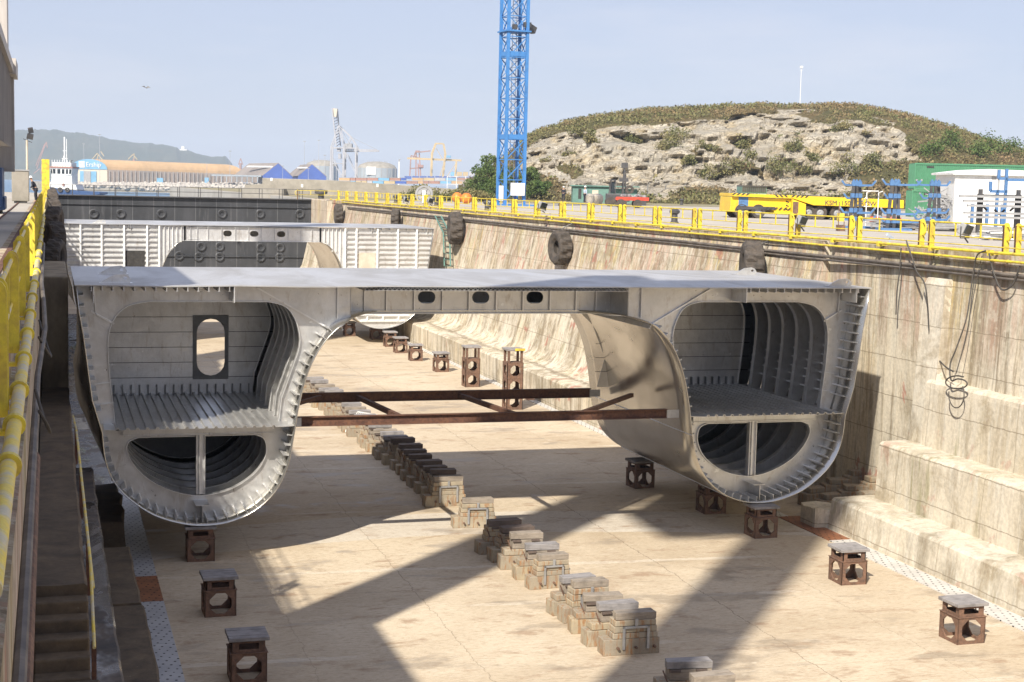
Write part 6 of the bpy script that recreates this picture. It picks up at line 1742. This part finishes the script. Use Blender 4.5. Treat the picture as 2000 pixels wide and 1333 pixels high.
# lamp masts and chimney
for i,(px,top,d,lab) in enumerate(((164,282,1060,'thin lamp mast left of the long warehouse'),(195,264,1040,'tall lamp mast in front of the ochre roof'),(449,296,1000,'lamp mast at the right end of the ochre roof'),(594,277,1300,'pale twin mast behind the blue warehouse, left one'),(622,275,1300,'pale mast behind the blue warehouse, right one'),(634,304,1200,'short lamp mast beside the grey quay crane'),(780,312,1500,'lamp mast right of the larger tank'),(552,325,940,'white flag mast before the blue gable'),(602,330,940,'white flag mast before the right blue gable'),(404,320,1000,'slender mast by the ochre warehouse'))):
    e,x,z,k = far_thing('lamp_mast',px,358,d,lab,'lamp mast')
    MB().tube([(0,0,-2),(0,0,z(top))],[.55*k,.35*k],6).build('pole', M['farcrane'], e)
    m = MB(); m.cb((0,0,z(top)),5*k,1,1.2*k); m.build('lamp_head', M['grey'], e)
e,x,z,k = far_thing('chimney',779,361,1000,'white tapered chimney among the container stacks','chimney')
MB().lathe([(2.1*k,0),(1.2*k,z(314)),(1.25*k,z(313))],14).build('stack', M['white'], e, smooth=True)
MB().lathe([(1.35*k,z(316)),(1.3*k,z(313)),(1.0*k,z(313))],14).build('rim', M['grey'], e)
# containers in the port
rg = random.Random(77); cols = {'rust red':'farred','ochre yellow':'faryellow','pale grey':'farcrane','deep blue':'blue_wall','brown':'brown_roof','light blue':'ltblue_wall'}
cc = []
for row, (d, base) in enumerate(((700,359.5),(700,353.2))):
    px = 640
    while px < 905:
        w_ = rg.choice((11,22,22)); 
        if row == 0 or rg.random() < .8: cc.append((px, base, d, w_-1, row))
        px += w_
for px in range(880,960,12): cc.append((px, 345, 1350, 10, 2)); 
for px in range(790,925,15): cc.append((px, 350, 1350, 13, 3))
names = list(cols)
for i,(px,base,d,w_,row) in enumerate(cc):
    nm = names[rg.choice((0,1,1,0,2,3,4,5)) if row<3 else (3 if row==3 else 0)]
    e,x,z,k = far_thing('port_container',px,base,d,'','container','containers stacked in the distant port')
    nth = sum(1 for q in cc[:i] if q[4]==row)
    e['label'] = '%s container, %s from the left in the %s of the port'%(nm, ORD[min(nth,37)], ('ground row','second tier','far right stack','distant blue row')[row])
    hgt = 6.0*d/F*1.0 if row<2 else (9 if row==2 else 6)*k
    m = MB(); m.box(0,w_*k,0,2.5,0,hgt); m.build('body', M[cols[nm]], e)
    m = MB(); m.box(-.02,w_*k+.02,-.05,0,hgt-.12,hgt); m.box(-.02,w_*k+.02,-.05,0,0,.12); m.build('rail', M['grey'], e)
# tugboat beyond the gate
e,x,z,k = far_thing('tugboat',122,380,400,'white harbour tugboat with red trim moored beyond the dock gate','tugboat')
m = MB(); hullp=[(x(92),z(366)),(x(100),z(382)),(x(180),z(382)),(x(196),z(378)),(x(194),z(374)),(x(160),z(373)),(x(120),z(370))]
m.plate(hullp,[],0,8); m.build('hull', M['blue_dark'], e, bevel=.2)
m = MB(); m.plate([(x(94),z(366)),(x(96),z(358)),(x(146),z(360)),(x(150),z(372)),(x(120),z(370))],[],.6,7.4); m.box(x(98),x(138),1.2,6.8,z(360),z(341)); m.build('superstructure', M['white'], e, bevel=.1)
m = MB(); m.plate([(x(99),z(342)),(x(137),z(342)),(x(139),z(329)),(x(95),z(329))],[],1.0,7); m.build('wheelhouse', M['white'], e)
m = MB()
for a_,b_,c_,d_ in ((96.5,99.5,98.5,101),(101,106.5,102,106.5),(110,116,110,116),(119,124,119,124),(127,131,127,131),(133.5,138,133,136.6)):
    m.add([(x(a_),.95,z(331)),(x(b_),.95,z(331)),(x(d_),.95,z(340)),(x(c_),.95,z(340))],[(0,1,2,3)])
m.build('window', M['glass'], e, solid=.05)
m = MB(); m.box(x(94),x(140),.8,7.2,z(329),z(326)); m.build('wheelhouse_roof', M['farred'], e)
m = MB(); m.box(x(99),x(136),1.5,6.5,z(326),z(318))
for q in range(8): m.bar((x(99+q*5),1.4,z(326)),(x(99+q*5),1.4,z(313)),.12)
m.build('bridge_rail', M['white'], e)
m = MB(); B(m,(118,326),(118,268),2.2,4); B(m,(122,326),(122,272),.9,4); B(m,(112,310),(124,310),.9,4); B(m,(114,295),(123,295),.9,4); B(m,(112,322),(118,300),.9,4); m.build('mast', M['white'], e)
m = MB(); B(m,(130,328),(130,314),2.2,4); B(m,(126,314),(134,314),1.4,4); m.build('funnel', M['steel_dark'], e)
m = MB(); m.cb((x(123),.5,z(361)),4*k,.3,5*k); m.build('emblem_patch', M['farred'], e)
for i,(px) in enumerate((104,118,132)):
    m = MB(); m.M=Matrix.Translation((x(px),-.2,z(371))); m.lathe([(.25,-.2),(.6,-.25),(.6,.2),(.25,.2)],14,axis='Y',closed=True); m.build('fender', M['tyre'], e)
# bird
b = at(286,172,160); m = MB(); m.add([(-.55,0,.12),(-.2,.08,.2),(0,.14,.02),(.2,.08,.2),(.5,0,.08),(.1,-.14,0),(-.1,-.14,0),(0,.3,.02),(0,-.28,.0),(0,0,-.07)],[(0,1,2,6),(2,3,4,5),(2,5,9),(2,9,6),(6,8,5),(6,9,8),(5,8,9),(7,2,1)])
o = m.build('gull', M['grey'], loc=tuple(b), rz=.5, solid=.02); tag(o,'single small bird gliding in the sky at the upper left','bird')

# ================================================================ HAZE
hz = MB().box(-3500,4500,-250,6500,-1.2,175).build('haze', [])
hz['kind'] = 'stuff'; tag(hz,'thin pale sea haze over the harbour','haze',kind='stuff')
hm = bpy.data.materials.new('haze_air'); hm.use_nodes = True; t_ = hm.node_tree; t_.nodes.clear()
ou = t_.nodes.new('ShaderNodeOutputMaterial'); pv = t_.nodes.new('ShaderNodeVolumePrincipled')
pv.inputs['Density'].default_value = .00016; pv.inputs['Color'].default_value = (.72,.84,1.0,1); pv.inputs['Anisotropy'].default_value = -.1
t_.links.new(pv.outputs[0], ou.inputs['Volume']); hz.data.materials.append(hm)
